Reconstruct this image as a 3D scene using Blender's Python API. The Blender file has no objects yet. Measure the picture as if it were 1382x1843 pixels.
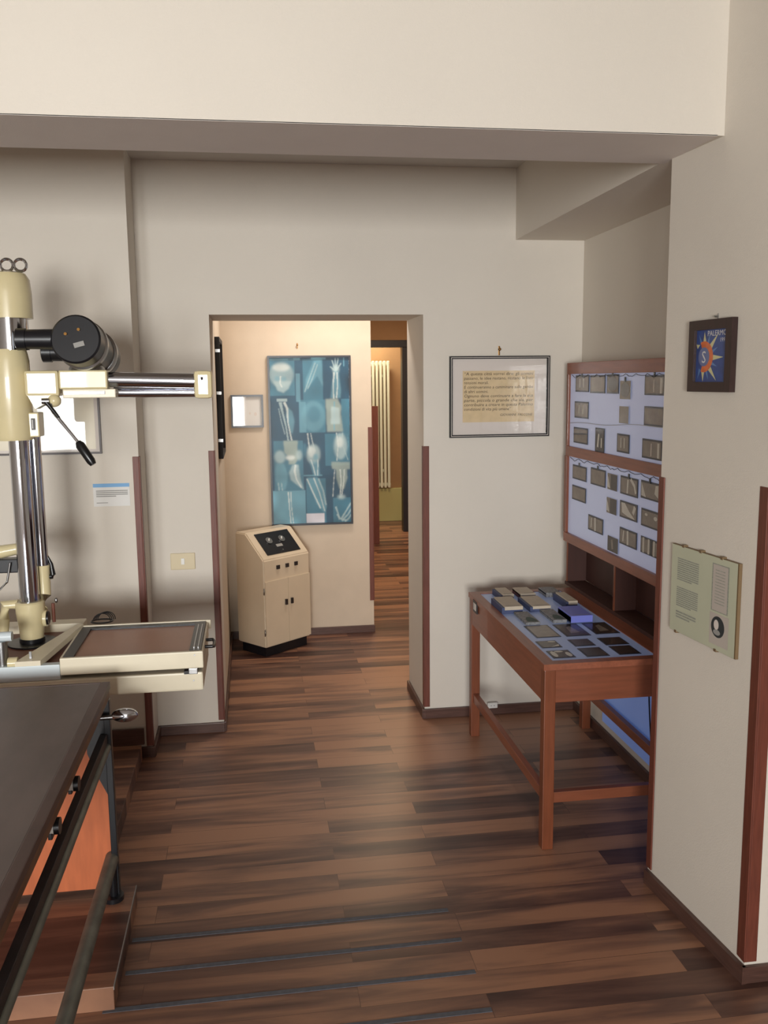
import bpy, bmesh, math, random
from mathutils import Vector, Matrix
random.seed(7)
SC = bpy.context.scene
COL = SC.collection
PI = math.pi

# ------------------------------------------------------------------ camera
F_PX, YAW, PITCH, ROLL, EYE = 1626.2, 0.145, 0.1457, -0.0106, 1.70
_cy, _sy, _cp, _sp = math.cos(YAW), math.sin(YAW), math.cos(PITCH), math.sin(PITCH)
FWD = Vector((_sy * _cp, _cy * _cp, -_sp))
_r = Vector((_cy, -_sy, 0)); _u = _r.cross(FWD)
RGT = _r * math.cos(ROLL) + _u * math.sin(ROLL)
UPV = -_r * math.sin(ROLL) + _u * math.cos(ROLL)
EYEP = Vector((0, 0, EYE))
cd = bpy.data.cameras.new('camera'); cam = bpy.data.objects.new('camera', cd); COL.objects.link(cam)
cam.matrix_world = Matrix(((RGT.x, UPV.x, -FWD.x, 0), (RGT.y, UPV.y, -FWD.y, 0), (RGT.z, UPV.z, -FWD.z, EYE), (0, 0, 0, 1)))
cd.sensor_fit = 'HORIZONTAL'; cd.sensor_width = 36; cd.lens = F_PX / 1382 * 36; cd.clip_start = 0.05
SC.camera = cam

def at(x, y, X=None, Y=None, Z=None):
    """point of a real plane of the room (X=, Y= or Z=) read off the photograph at pixel x, y"""
    d = FWD + RGT * ((x - 691) / F_PX) - UPV * ((y - 921.5) / F_PX)
    s = X / d.x if X is not None else Y / d.y if Y is not None else (Z - EYE) / d.z
    return EYEP + d * s

# ------------------------------------------------------------------ view, world, lights
SC.view_settings.view_transform = 'Standard'; SC.view_settings.look = 'None'
SC.view_settings.gamma = 1; SC.view_settings.use_curve_mapping = False
SC.view_settings.exposure = 0.84
w = bpy.data.worlds.new('daylight'); SC.world = w; w.use_nodes = True
w.node_tree.nodes['Background'].inputs[0].default_value = (0.75, 0.85, 1.0, 1)
w.node_tree.nodes['Background'].inputs[1].default_value = 0.6

def area(name, loc, direction, sx, sy, power, color, spread=180):
    l = bpy.data.lights.new(name, 'AREA'); l.shape = 'RECTANGLE'; l.size = sx; l.size_y = sy
    l.energy = power; l.color = color; l.spread = math.radians(spread)
    o = bpy.data.objects.new(name, l); COL.objects.link(o); o.location = loc
    o.rotation_euler = Vector(direction).to_track_quat('-Z', 'Y').to_euler()
    return o
# daylight through the window behind the photographer, then an added fill light
area('window_daylight', (-0.72, -4.36, 1.5), (0.045, 1, -0.03), 1.2, 1.35, 36, (1.0, 0.995, 0.965), 80)
area('window_daylight', (-2.3, -4.36, 1.5), (0.2, 1, 0.0), 0.9, 1.35, 62, (0.95, 0.985, 1.0))  # wide fill added to brighten the room
# the passage's own warm light; the hall and far-end lights are added, unseen
area('hall_light', (0.62, 5.25, 2.60), (0, 0, -1), 0.5, 0.3, 11, (1.0, 0.91, 0.82))  # unseen light added to brighten the hall
area('far_room_light', (1.2, 10.3, 2.60), (0, 0.35, -1), 0.6, 0.2, 15, (1.0, 0.9, 0.66))  # unseen light added to brighten the radiator and the panel below it
area('passage_light', (1.35, 8.0, 2.60), (0, 0, -1), 0.5, 0.9, 20, (1.0, 0.76, 0.5))

# ------------------------------------------------------------------ materials
MATS = {}
def lin(c):
    return tuple(((v / 255) / 12.92 if v / 255 <= 0.04045 else ((v / 255 + 0.055) / 1.055) ** 2.4) for v in c)
def mat(name, rgb, rough=0.5, metal=0.0, noise=0.0, nscale=8.0, bump=0.0, bscale=200.0, coat=0.0, emit=0.0, spec=0.5, stretch=(1, 1, 1), emit_rgb=None):
    m = bpy.data.materials.new(name); m.use_nodes = True; nt = m.node_tree; N = nt.nodes; L = nt.links
    b = N['Principled BSDF']; c = lin(rgb)
    b.inputs['Base Color'].default_value = (*c, 1); b.inputs['Roughness'].default_value = rough
    b.inputs['Metallic'].default_value = metal; b.inputs['Specular IOR Level'].default_value = spec
    b.inputs['Coat Weight'].default_value = coat
    tc = N.new('ShaderNodeTexCoord'); mp = N.new('ShaderNodeMapping'); mp.inputs['Scale'].default_value = stretch
    L.new(tc.outputs['Object'], mp.inputs[0])
    nz = N.new('ShaderNodeTexNoise'); nz.inputs['Scale'].default_value = nscale; nz.inputs['Detail'].default_value = 5
    L.new(mp.outputs[0], nz.inputs['Vector'])
    rp = N.new('ShaderNodeValToRGB')
    k = max(noise, 0.015)
    rp.color_ramp.elements[0].position = 0.3; rp.color_ramp.elements[1].position = 0.7
    rp.color_ramp.elements[0].color = (*[v * (1 - k) for v in c], 1)
    rp.color_ramp.elements[1].color = (*[min(1, v * (1 + k)) for v in c], 1)
    L.new(nz.outputs['Fac'], rp.inputs[0]); L.new(rp.outputs[0], b.inputs['Base Color'])
    if bump:
        n2 = N.new('ShaderNodeTexNoise'); n2.inputs['Scale'].default_value = bscale; n2.inputs['Detail'].default_value = 3
        L.new(tc.outputs['Object'], n2.inputs['Vector'])
        bp = N.new('ShaderNodeBump'); bp.inputs['Strength'].default_value = bump; bp.inputs['Distance'].default_value = 0.002
        L.new(n2.outputs['Fac'], bp.inputs['Height']); L.new(bp.outputs[0], b.inputs['Normal'])
    if emit:
        b.inputs['Emission Color'].default_value = (*lin(emit_rgb or rgb), 1); b.inputs['Emission Strength'].default_value = emit
    MATS[name] = m
    return m
mat('wall_paint', (219, 211, 199), 0.75, noise=0.03, nscale=1.5, bump=0.25, bscale=260)
mat('soffit_paint', (222, 214, 208), 0.8, noise=0.02, bump=0.2, bscale=260)
mat('hall_paint', (208, 192, 172), 0.75, noise=0.03, bump=0.2, bscale=260)
mat('tan_paint', (168, 132, 96), 0.8, noise=0.04)
mat('baseboard_wood', (86, 60, 52), 0.4, noise=0.25, nscale=6, stretch=(2, 2, 30))
mat('guard_wood', (108, 56, 42), 0.5, noise=0.2, nscale=8, stretch=(20, 20, 1.5), coat=0.05)
mat('cherry_wood', (142, 82, 58), 0.42, noise=0.16, nscale=5, stretch=(12, 1.2, 12), coat=0.15)
mat('cherry_wood_upright', (120, 64, 38), 0.42, noise=0.18, nscale=5, stretch=(14, 14, 1.2), coat=0.15)
mat('cherry_wood_cross', (126, 70, 46), 0.42, noise=0.14, nscale=5, stretch=(1.2, 12, 12), coat=0.15)
mat('dark_board', (68, 38, 31), 0.55, noise=0.15, nscale=4, stretch=(8, 8, 1))
mat('light_panel', (200, 204, 218), 0.35, emit=0.075, emit_rgb=(175, 195, 255))
mat('table_light', (162, 176, 200), 0.35, emit=0.035, emit_rgb=(150, 180, 255))
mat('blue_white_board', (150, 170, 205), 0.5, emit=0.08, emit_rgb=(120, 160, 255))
mat('film', (128, 116, 104), 0.25, noise=0.12, nscale=30)
mat('film_dark', (58, 48, 42), 0.25, noise=0.25, nscale=40)
mat('film_pale', (205, 200, 188), 0.3)
mat('film_frame', (40, 42, 54), 0.35)
mat('black_frame', (24, 22, 24), 0.6)
mat('poster_frame', (50, 52, 60), 0.3)
mat('brown_frame', (50, 32, 30), 0.4, noise=0.2, nscale=10, stretch=(10, 10, 2))
mat('mat_board', (218, 208, 200), 0.6)
mat('parchment', (216, 192, 152), 0.7, noise=0.06, nscale=30)
mat('ink', (62, 44, 36), 0.8)
mat('brass', (150, 110, 60), 0.35, metal=0.9)
mat('cream_enamel', (216, 202, 160), 0.28, noise=0.05, nscale=9, coat=0.4)
mat('pale_enamel', (218, 200, 174), 0.3, noise=0.03, coat=0.3)
mat('cream_plate', (224, 214, 190), 0.35, noise=0.04, nscale=10)
mat('white_enamel', (206, 216, 220), 0.3)
mat('chrome', (205, 208, 216), 0.09, metal=1.0)
mat('steel', (165, 165, 165), 0.3, metal=1.0)
mat('black_enamel', (26, 26, 30), 0.32, noise=0.1)
mat('black_plastic', (18, 18, 20), 0.3)
mat('dark_steel', (52, 46, 46), 0.45, metal=0.25, noise=0.25, nscale=12)
mat('grey_tube', (112, 114, 106), 0.5, metal=0.3, noise=0.2, nscale=20)
mat('table_sheet', (102, 88, 86), 0.42, noise=0.14, nscale=5, stretch=(3, 1, 1), spec=0.6)
mat('table_rim', (84, 62, 58), 0.45, noise=0.2, nscale=9)
mat('table_edge', (112, 80, 58), 0.5, noise=0.3, nscale=12, stretch=(1, 1, 4))
mat('orange_ply', (188, 100, 58), 0.55, noise=0.12, nscale=7, stretch=(6, 6, 1))
mat('tray_felt', (168, 118, 92), 0.35, noise=0.05)
mat('red_brown', (112, 62, 46), 0.5, noise=0.1)
mat('paper', (222, 220, 216), 0.6)
mat('paper_blue', (120, 170, 215), 0.6)
mat('print_grey', (152, 150, 146), 0.8)
mat('plaque', (190, 192, 168), 0.45, noise=0.02)
mat('plaque_edge', (120, 98, 70), 0.5)
mat('plaque_text', (150, 152, 140), 0.8, noise=0.25, nscale=300)
mat('print_pink', (186, 176, 166), 0.8)
mat('portrait_dark', (48, 52, 54), 0.7)
mat('switch_cream', (212, 196, 160), 0.4)
mat('white_plastic', (232, 230, 224), 0.4)
mat('sun_blue', (34, 66, 134), 0.4, noise=0.2, nscale=40)
mat('sun_pale_blue', (90, 130, 180), 0.4)
mat('sun_orange', (214, 108, 54), 0.45, noise=0.15, nscale=60)
mat('sun_yellow', (206, 200, 150), 0.45)
mat('sun_core', (104, 116, 158), 0.45)
mat('tape', (88, 90, 98), 0.7, noise=0.15, nscale=60)
mat('box_beige', (196, 182, 162), 0.6, noise=0.06, nscale=30)
mat('box_blue_side', (66, 76, 112), 0.6)
mat('box_red_side', (92, 42, 42), 0.6)
mat('box_grey', (132, 132, 134), 0.6, noise=0.45, nscale=90)
mat('box_green', (52, 74, 66), 0.6)
mat('box_violet', (116, 124, 208), 0.5, noise=0.05)
mat('radiator_white', (226, 226, 206), 0.35)
mat('dado_yellow', (196, 192, 132), 0.5)
mat('ceiling_paint', (200, 194, 186), 0.85)
mat('teal', (90, 140, 130), 0.4, noise=0.3, nscale=30)
mat('door_dark', (38, 34, 40), 0.4)
# poster inks
mat('xray_deep', (30, 74, 98), 0.3, noise=0.35, nscale=7)
mat('xray_teal', (66, 118, 138), 0.3, noise=0.25, nscale=7)
mat('xray_light', (108, 156, 172), 0.3, noise=0.2, nscale=9)
mat('xray_bone', (176, 192, 192), 0.3, noise=0.22, nscale=14)
mat('xray_bright', (206, 216, 212), 0.3, noise=0.08, nscale=14)
mat('xray_beige', (158, 170, 158), 0.3, noise=0.12, nscale=20)

def glass_mat():
    m = bpy.data.materials.new('picture_glass'); m.use_nodes = True; nt = m.node_tree; N = nt.nodes; L = nt.links
    for n in list(N): N.remove(n)
    out = N.new('ShaderNodeOutputMaterial'); mx = N.new('ShaderNodeMixShader'); tr = N.new('ShaderNodeBsdfTransparent')
    gl = N.new('ShaderNodeBsdfGlossy'); gl.inputs['Roughness'].default_value = 0.03
    lw_ = N.new('ShaderNodeLayerWeight'); pw = N.new('ShaderNodeMath'); pw.operation = 'POWER'; pw.inputs[1].default_value = 5
    ml = N.new('ShaderNodeMath'); ml.operation = 'MULTIPLY_ADD'; ml.inputs[1].default_value = 0.95; ml.inputs[2].default_value = 0.045
    lw_.inputs['Blend'].default_value = 0.5
    L.new(lw_.outputs['Facing'], pw.inputs[0]); L.new(pw.outputs[0], ml.inputs[0]); L.new(ml.outputs[0], mx.inputs[0]); L.new(tr.outputs[0], mx.inputs[1]); L.new(gl.outputs[0], mx.inputs[2]); L.new(mx.outputs[0], out.inputs[0])
    MATS['glass'] = m
glass_mat()

def floor_mat(name):
    m = bpy.data.materials.new(name); m.use_nodes = True; nt = m.node_tree; N = nt.nodes; L = nt.links
    b = N['Principled BSDF']
    tc = N.new('ShaderNodeTexCoord'); br = N.new('ShaderNodeTexBrick')
    mp0 = N.new('ShaderNodeMapping'); mp0.inputs['Location'].default_value = (0.35, 0.102, 0)
    L.new(tc.outputs['Object'], mp0.inputs[0])
    br.offset = 0.37; br.offset_frequency = 2; br.squash = 1
    br.inputs['Color1'].default_value = (0, 0, 0, 1); br.inputs['Color2'].default_value = (1, 1, 1, 1)
    br.inputs['Mortar'].default_value = (0.5, 0.5, 0.5, 1); br.inputs['Scale'].default_value = 1
    br.inputs['Mortar Size'].default_value = 0.0008; br.inputs['Brick Width'].default_value = 0.95; br.inputs['Row Height'].default_value = 0.0975
    L.new(mp0.outputs[0], br.inputs['Vector'])
    # shift the streaks from board to board
    cx = N.new('ShaderNodeCombineXYZ'); mu = N.new('ShaderNodeMath'); mu.operation = 'MULTIPLY'; mu.inputs[1].default_value = 37.0
    L.new(br.outputs['Color'], mu.inputs[0]); L.new(mu.outputs[0], cx.inputs[2])
    mp = N.new('ShaderNodeMapping'); mp.inputs['Scale'].default_value = (0.9, 7.5, 1); L.new(tc.outputs['Object'], mp.inputs[0])
    ad = N.new('ShaderNodeVectorMath'); ad.operation = 'ADD'; L.new(mp.outputs[0], ad.inputs[0]); L.new(cx.outputs[0], ad.inputs[1])
    nz = N.new('ShaderNodeTexNoise'); nz.inputs['Scale'].default_value = 1.5; nz.inputs['Detail'].default_value = 6; nz.inputs['Roughness'].default_value = 0.55; nz.inputs['Distortion'].default_value = 0.5
    L.new(ad.outputs[0], nz.inputs['Vector'])
    s1 = N.new('ShaderNodeMath'); s1.operation = 'MULTIPLY'; s1.inputs[1].default_value = 0.44; L.new(br.outputs['Color'], s1.inputs[0])
    s2 = N.new('ShaderNodeMath'); s2.operation = 'MULTIPLY_ADD'; s2.inputs[1].default_value = 1.1; L.new(nz.outputs['Fac'], s2.inputs[0]); L.new(s1.outputs[0], s2.inputs[2])
    rp = N.new('ShaderNodeValToRGB'); E = rp.color_ramp.elements
    E[0].position = 0.42; E[0].color = (*lin((60, 40, 36)), 1)
    E[1].position = 0.92; E[1].color = (*lin((160, 116, 90)), 1)
    e = E.new(0.56); e.color = (*lin((82, 56, 49)), 1)
    e = E.new(0.72); e.color = (*lin((112, 80, 67)), 1)
    L.new(s2.outputs[0], rp.inputs[0])
    mx = N.new('ShaderNodeMixRGB'); mx.blend_type = 'MULTIPLY'; L.new(br.outputs['Fac'], mx.inputs[0]); L.new(rp.outputs[0], mx.inputs[1]); mx.inputs[2].default_value = (0.45, 0.4, 0.4, 1)
    L.new(mx.outputs[0], b.inputs['Base Color'])
    b.inputs['Roughness'].default_value = 0.40; b.inputs['Specular IOR Level'].default_value = 0.45
    bp = N.new('ShaderNodeBump'); bp.inputs['Strength'].default_value = 0.12; bp.inputs['Distance'].default_value = 0.002
    L.new(nz.outputs['Fac'], bp.inputs['Height']); L.new(bp.outputs[0], b.inputs['Normal'])
    MATS[name] = m
floor_mat('laminate')

# ------------------------------------------------------------------ mesh helpers
class MB:
    """collects shapes (world coordinates) in one mesh; every shape may have its own material"""
    def __init__(s): s.bm = bmesh.new(); s.mats = []
    def mi(s, m):
        if m not in s.mats: s.mats.append(m)
        return s.mats.index(m)
    def _m(s, faces, m, smooth=False):
        i = s.mi(m)
        for f in faces: f.material_index = i; f.smooth = smooth
    def box(s, a, b, m, bev=0.0, rot=None, pivot=None):
        c = [(a[i] + b[i]) / 2 for i in range(3)]; d = [abs(b[i] - a[i]) for i in range(3)]
        n0 = set(s.bm.faces)
        r = bmesh.ops.create_cube(s.bm, size=1, matrix=Matrix.Translation(c) @ Matrix.Diagonal((*d, 1)))
        vs = r['verts']
        if bev:
            es = list({e for v in vs for e in v.link_edges})
            rb = bmesh.ops.bevel(s.bm, geom=es, offset=bev, segments=2, affect='EDGES', profile=0.6)
        fs = [f for f in s.bm.faces if f not in n0]
        s._m(fs, m)
        if rot is not None:
            vv = list({v for f in fs for v in f.verts}); p = Vector(pivot if pivot else c)
            bmesh.ops.transform(s.bm, matrix=Matrix.Translation(p) @ rot @ Matrix.Translation(-p), verts=vv)
        return fs
    def cyl(s, p, q, r, m, r2=None, seg=24, cap=True, smooth=True):
        p, q = Vector(p), Vector(q); d = q - p; L = d.length
        M = Matrix.Translation((p + q) / 2) @ d.to_track_quat('Z', 'Y').to_matrix().to_4x4()
        n0 = set(s.bm.faces)
        bmesh.ops.create_cone(s.bm, cap_ends=cap, segments=seg, radius1=r, radius2=r if r2 is None else r2, depth=L, matrix=M)
        fs = [f for f in s.bm.faces if f not in n0]; s._m(fs, m, smooth)
        for f in fs:
            if len(f.verts) > 4: f.smooth = False
        return fs
    def lathe(s, p, axis, prof, m, seg=32):
        """prof: list of (distance along axis, radius)"""
        p = Vector(p); q = Vector(axis).normalized().to_track_quat('Z', 'Y'); rings = []
        for (h, r) in prof:
            rings.append([s.bm.verts.new(p + q @ Vector((r * math.cos(2 * PI * k / seg), r * math.sin(2 * PI * k / seg), h))) for k in range(seg)])
        fs = []
        for a, b in zip(rings, rings[1:]):
            for k in range(seg):
                fs.append(s.bm.faces.new((a[k], a[(k + 1) % seg], b[(k + 1) % seg], b[k])))
        s._m(fs, m, True)
        caps = [s.bm.faces.new(list(reversed(rings[0]))), s.bm.faces.new(rings[-1])]; s._m(caps, m)
    def sweep(s, pts, r, m, seg=10, closed=False):
        pts = [Vector(p) for p in pts]; n = len(pts); rings = []
        rr = r if isinstance(r, (list, tuple)) else [r] * n
        for i, p in enumerate(pts):
            a = pts[(i - 1) % n] if (closed or i > 0) else p; b = pts[(i + 1) % n] if (closed or i < n - 1) else p
            t = (b - a).normalized(); up = Vector((0, 0, 1)) if abs(t.z) < 0.9 else Vector((0, 1, 0))
            x = t.cross(up).normalized(); y = x.cross(t)
            rings.append([s.bm.verts.new(p + (x * math.cos(2 * PI * k / seg) + y * math.sin(2 * PI * k / seg)) * rr[i]) for k in range(seg)])
        fs = []
        pr = list(zip(rings, rings[1:])) + ([(rings[-1], rings[0])] if closed else [])
        for a, b in pr:
            for k in range(seg): fs.append(s.bm.faces.new((a[k], a[(k + 1) % seg], b[(k + 1) % seg], b[k])))
        s._m(fs, m, True)
        if not closed: s._m([s.bm.faces.new(list(reversed(rings[0]))), s.bm.faces.new(rings[-1])], m)
    def sphere(s, c, r, m, scale=(1, 1, 1), seg=24):
        n0 = set(s.bm.faces)
        bmesh.ops.create_uvsphere(s.bm, u_segments=seg, v_segments=seg // 2, radius=r, matrix=Matrix.Translation(c) @ Matrix.Diagonal((*scale, 1)))
        s._m([f for f in s.bm.faces if f not in n0], m, True)
    def poly(s, pts, m):
        f = s.bm.faces.new([s.bm.verts.new(p) for p in pts]); s._m([f], m); return f
    def prism(s, pts, off, m):
        off = Vector(off); a = [s.bm.verts.new(p) for p in pts]; b = [s.bm.verts.new(Vector(p) + off) for p in pts]; n = len(a)
        fs = [s.bm.faces.new(a), s.bm.faces.new(list(reversed(b)))]
        for i in range(n): fs.append(s.bm.faces.new((a[i], b[i], b[(i + 1) % n], a[(i + 1) % n])))
        s._m(fs, m); return fs
    def build(s, name, root=None, origin=None):
        o = Vector(origin) if origin is not None else (root_loc(root) if root else Vector((0, 0, 0)))
        bmesh.ops.recalc_face_normals(s.bm, faces=s.bm.faces)
        if o.length: bmesh.ops.translate(s.bm, vec=-o, verts=s.bm.verts)
        for e in s.bm.edges:
            if len(e.link_faces) == 2 and e.calc_face_angle(0) > math.radians(38): e.smooth = False
        me = bpy.data.meshes.new(name); s.bm.to_mesh(me); s.bm.free()
        for m in s.mats: me.materials.append(MATS[m])
        ob = bpy.data.objects.new(name, me); COL.objects.link(ob)
        if root: ob.parent = root
        else: ob.location = o
        return ob
def root_loc(o):
    v = Vector((0, 0, 0))
    while o is not None: v += o.location; o = o.parent
    return v
def thing(name, label, cat, loc, group=None):
    o = bpy.data.objects.new(name, None); COL.objects.link(o); o.location = loc; o.empty_display_size = 0.1
    return tag(o, label, cat, group)
def tag(o, label, cat, group=None):
    o['label'] = label; o['category'] = cat
    if group: o['group'] = group
    return o
def part(name, root, mb, label=None):
    o = mb.build(name, root)
    if label: o['label'] = label
    return o
def struct(name, mb):
    o = mb.build(name); o['kind'] = 'structure'; return o
def one(shape, *a, **k):
    m = MB(); getattr(m, shape)(*a, **k); return m

class Art:
    """flat printed surface: origin, unit vectors u (right) and v (up), outward n; layers a fraction of a millimetre apart"""
    def __init__(s, mb, o, u, v, n, W, H): s.mb, s.o, s.u, s.v, s.n, s.W, s.H = mb, Vector(o), Vector(u), Vector(v), Vector(n), W, H; s.k = 0
    def P(s, a, b, lay): return s.o + s.u * a + s.v * b + s.n * (lay * 0.0003 + s.k * 0.000008)
    def poly(s, pts, m, lay=1):
        s.k += 1; s.mb.poly([s.P(a, b, lay) for a, b in pts], m)
    def rect(s, a, b, c, d, m, lay=1): s.poly([(a, b), (c, b), (c, d), (a, d)], m, lay)
    def ell(s, a, b, ra, rb, m, lay=1, n=28, t0=0, t1=2 * PI):
        s.poly([(a + ra * math.cos(t0 + (t1 - t0) * k / n), b + rb * math.sin(t0 + (t1 - t0) * k / n)) for k in range(n)], m, lay)
    def ring(s, a, b, r0, r1, m, lay=1, n=32, sx=1.0, t0=0, t1=2 * PI):
        for k in range(n):
            t, u = t0 + (t1 - t0) * k / n, t0 + (t1 - t0) * (k + 1) / n
            s.poly([(a + sx * r * math.cos(x), b + r * math.sin(x)) for r, x in ((r0, t), (r1, t), (r1, u), (r0, u))], m, lay)
    def stroke(s, pts, w, m, lay=1):
        n = len(pts); w = w if isinstance(w, (list, tuple)) else [w] * n; l = []; r = []
        for i, (x, y) in enumerate(pts):
            a = pts[max(i - 1, 0)]; b = pts[min(i + 1, n - 1)]; dx, dy = b[0] - a[0], b[1] - a[1]; q = math.hypot(dx, dy) or 1
            l.append((x - dy / q * w[i] / 2, y + dx / q * w[i] / 2)); r.append((x + dy / q * w[i] / 2, y - dx / q * w[i] / 2))
        for i in range(n - 1): s.poly([l[i], l[i + 1], r[i + 1], r[i]], m, lay)
    def text(s, body, a, b, size, m, lay=2, align='LEFT', box=None, spacing=1.0, shear=0.0, rotated=False, line=1.0, sx=1.0, fit=None):
        cu = bpy.data.curves.new('lettering', 'FONT'); cu.body = body; cu.size = size; cu.align_x = align
        cu.space_line = line; cu.space_character = spacing; cu.shear = shear; cu.resolution_u = 2
        if box: cu.text_boxes[0].width = box
        ob = bpy.data.objects.new('lettering', cu); COL.objects.link(ob)
        dg = bpy.context.evaluated_depsgraph_get(); dg.update()
        me = bpy.data.meshes.new_from_object(ob.evaluated_get(dg))
        if fit and len(me.vertices): sx = fit / max(v.co.x for v in me.vertices)
        vs = []
        for v in me.vertices:
            x, y = v.co.x * sx, v.co.y
            if rotated: x, y = -y, x
            vs.append(s.mb.bm.verts.new(s.P(a + x, b + y, lay)))
        i = s.mb.mi(m)
        for p in me.polygons:
            try:
                f = s.mb.bm.faces.new([vs[k] for k in p.vertices]); f.material_index = i
            except ValueError: pass
        bpy.data.objects.remove(ob); bpy.data.curves.remove(cu); bpy.data.meshes.remove(me)

# ------------------------------------------------------------------ the rooms
YB, YBT, YL, YP = 4.304, 4.751, 4.056, 5.924      # back wall front and rear face, projecting wall on the left, poster wall
XS, XD1, XD2 = -0.489, -0.174, 0.826               # end of the projecting wall, door opening
ZH, Z2, Z3, ZF = 2.0025, 2.351, 2.677, 2.78        # door head, beam soffit, rear ceiling, front ceiling
XN, XN2 = 1.276, 1.617                             # bulkhead over the alcove, alcove wall
YF1, YF2 = 2.436, 2.760                            # front beam
XPa, XPb, YPa, YPb = 1.334, 1.285, 2.173, 2.698    # free end of the right-hand wall
XL, XR, YR = -3.0, 3.4, -4.5                       # the room behind the camera

m = MB(); m.box((XL - 0.2, YR - 0.2, -0.1), (XR + 0.2, 11.2, 0), 'laminate'); struct('floor', m)
m = MB()
m.box((XL, YB, 0), (XD1, YBT, ZF), 'wall_paint'); m.box((XD2, YB, 0), (XN2 + 0.4, YBT, ZF), 'wall_paint'); m.box((XD1, YB, ZH), (XD2, YBT, ZF), 'wall_paint')
bmesh.ops.remove_doubles(m.bm, verts=m.bm.verts, dist=1e-5)
struct('wall_back', m)
m = MB(); m.box((XL, YL, 0), (XS, YB - 0.001, ZF), 'wall_paint'); struct('wall_back_left', m)
m = MB(); m.box((XN2, YPb - 0.05, 0), (XN2 + 0.3, YB - 0.001, ZF), 'wall_paint'); struct('wall_alcove', m)
m = MB(); m.prism([(XPa, YPa, 0), (XPb, YPb, 0), (XR, YPb, 0), (XR, YPa, 0)], (0, 0, ZF), 'wall_paint'); struct('wall_right', m)
m = MB(); m.box((XL, YF1, Z2), (XPa, YF2, ZF), 'wall_paint')
m.box((XL, YF1 - 0.0, Z2 - 0.001), (XPb + 0.005, YF2, Z2 + 0.002), 'soffit_paint'); struct('wall_header', m)
m = MB(); m.box((XN, YF2, Z2), (XN2 + 0.01, YB, ZF), 'wall_paint'); struct('wall_bulkhead', m)
m = MB(); m.box((XL, YR, ZF), (XR, YF2, ZF + 0.1), 'ceiling_paint'); m.box((XL, YF2 - 0.001, Z3), (XN2 + 0.3, YB, ZF + 0.1), 'ceiling_paint'); struct('ceiling', m)
# room behind the camera, with its window opening and a second one added for the fill light
m = MB(); m.box((XL - 0.2, YR, 0), (XL, YBT, ZF), 'wall_paint'); struct('wall_left', m)
m = MB(); m.box((XR, YR, 0), (XR + 0.2, YPb, ZF), 'wall_paint'); struct('wall_far_right', m)
m = MB()
wins = [(-2.8, -1.8), (-1.36, -0.08)]; z0, z1 = 0.85, 2.25  # first opening is added, it only houses the fill light
m.box((XL, YR - 0.2, 0), (XR, YR, z0), 'wall_paint'); m.box((XL, YR - 0.2, z1), (XR, YR, ZF), 'wall_paint')
for a, b in ((XL, wins[0][0]), (wins[0][1], wins[1][0]), (wins[1][1], XR)): m.box((a, YR - 0.2, z0), (b, YR, z1), 'wall_paint')
struct('wall_rear', m)
for i, (a, b) in enumerate(wins):
    m = MB(); t = 0.06
    m.box((a, YR - 0.12, z0), (b, YR - 0.06, z0 + t), 'white_plastic'); m.box((a, YR - 0.12, z1 - t), (b, YR - 0.06, z1), 'white_plastic')
    for x in (a, (a + b - t) / 2, b - t): m.box((x, YR - 0.12, z0 + t), (x + t, YR - 0.06, z1 - t), 'white_plastic')
    wf = struct('window_%d' % (i + 1), m)
    m = MB(); m.box((a + t, YR - 0.095, z0 + t), ((a + b - t) / 2, YR - 0.09, z1 - t), 'glass'); m.box(((a + b + t) / 2, YR - 0.095, z0 + t), (b - t, YR - 0.09, z1 - t), 'glass')
    part('window_glass', wf, m)
# hall behind the opening
m = MB(); m.box((XD1 - 0.25, YBT, 0), (XD1, YP + 0.15, ZF), 'hall_paint'); struct('wall_hall_left', m)
m = MB(); m.box((XD1, YP, 0), (0.789, YP + 0.15, ZF), 'hall_paint'); struct('wall_hall', m)
m = MB(); m.box((XD1, YBT, ZF - 0.1), (2.6, 11.0, ZF), 'ceiling_paint'); struct('ceiling_hall', m)
m = MB(); m.box((2.3, YBT, 0), (2.5, 11.0, ZF - 0.1), 'hall_paint'); struct('wall_passage_right', m)
m = MB(); m.box((XN2, YBT - 0.01, 0), (2.5, YBT + 0.1, ZF), 'hall_paint'); struct('wall_passage_near', m)
m = MB(); m.box((-0.2, 10.75, 0), (2.5, 10.9, ZF), 'tan_paint'); struct('wall_passage_end', m)
m = MB(); m.box((-0.3, YP + 0.15, 0), (-0.2, 10.9, ZF), 'tan_paint'); struct('wall_passage_left', m)

BH = 0.05
def base(side, segs):
    m = MB()
    for a, b in segs: m.box((*a, 0), (*b, BH), 'baseboard_wood', bev=0.003)
    struct('baseboard_' + side, m)
base('back', [((XS, YB - 0.014), (XD1 + 0.004, YB)), ((XD2 - 0.004, YB - 0.014), (XN2, YB))])
base('opening', [((XD2 - 0.014, YB - 0.012), (XD2, YBT)), ((XD1, YB - 0.006), (XD1 + 0.012, YBT))])
base('left', [((XL, YL - 0.014), (XS + 0.012, YL)), ((XS, YL), (XS + 0.014, YB - 0.014))])
m = MB()
n = Vector((-(YPb - YPa), -(XPa - XPb) , 0)).normalized() * 0.014
a0, b0 = Vector((XPa, YPa - 0.014, 0)), Vector((XPb, YPb, 0))
m.prism([a0, b0, b0 + n, a0 + n], (0, 0, BH), 'baseboard_wood'); m.box((XPa - 0.012, YPa - 0.014, 0), (XR, YPa, BH), 'baseboard_wood', bev=0.003)
struct('baseboard_right', m)
base('hall', [((XD1, YP - 0.014), (0.795, YP))])
base('hall_left', [((XD1, YBT), (XD1 + 0.014, YP - 0.014))])
base('alcove', [((XN2 - 0.014, YPb), (XN2, YB - 0.014))])
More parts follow.
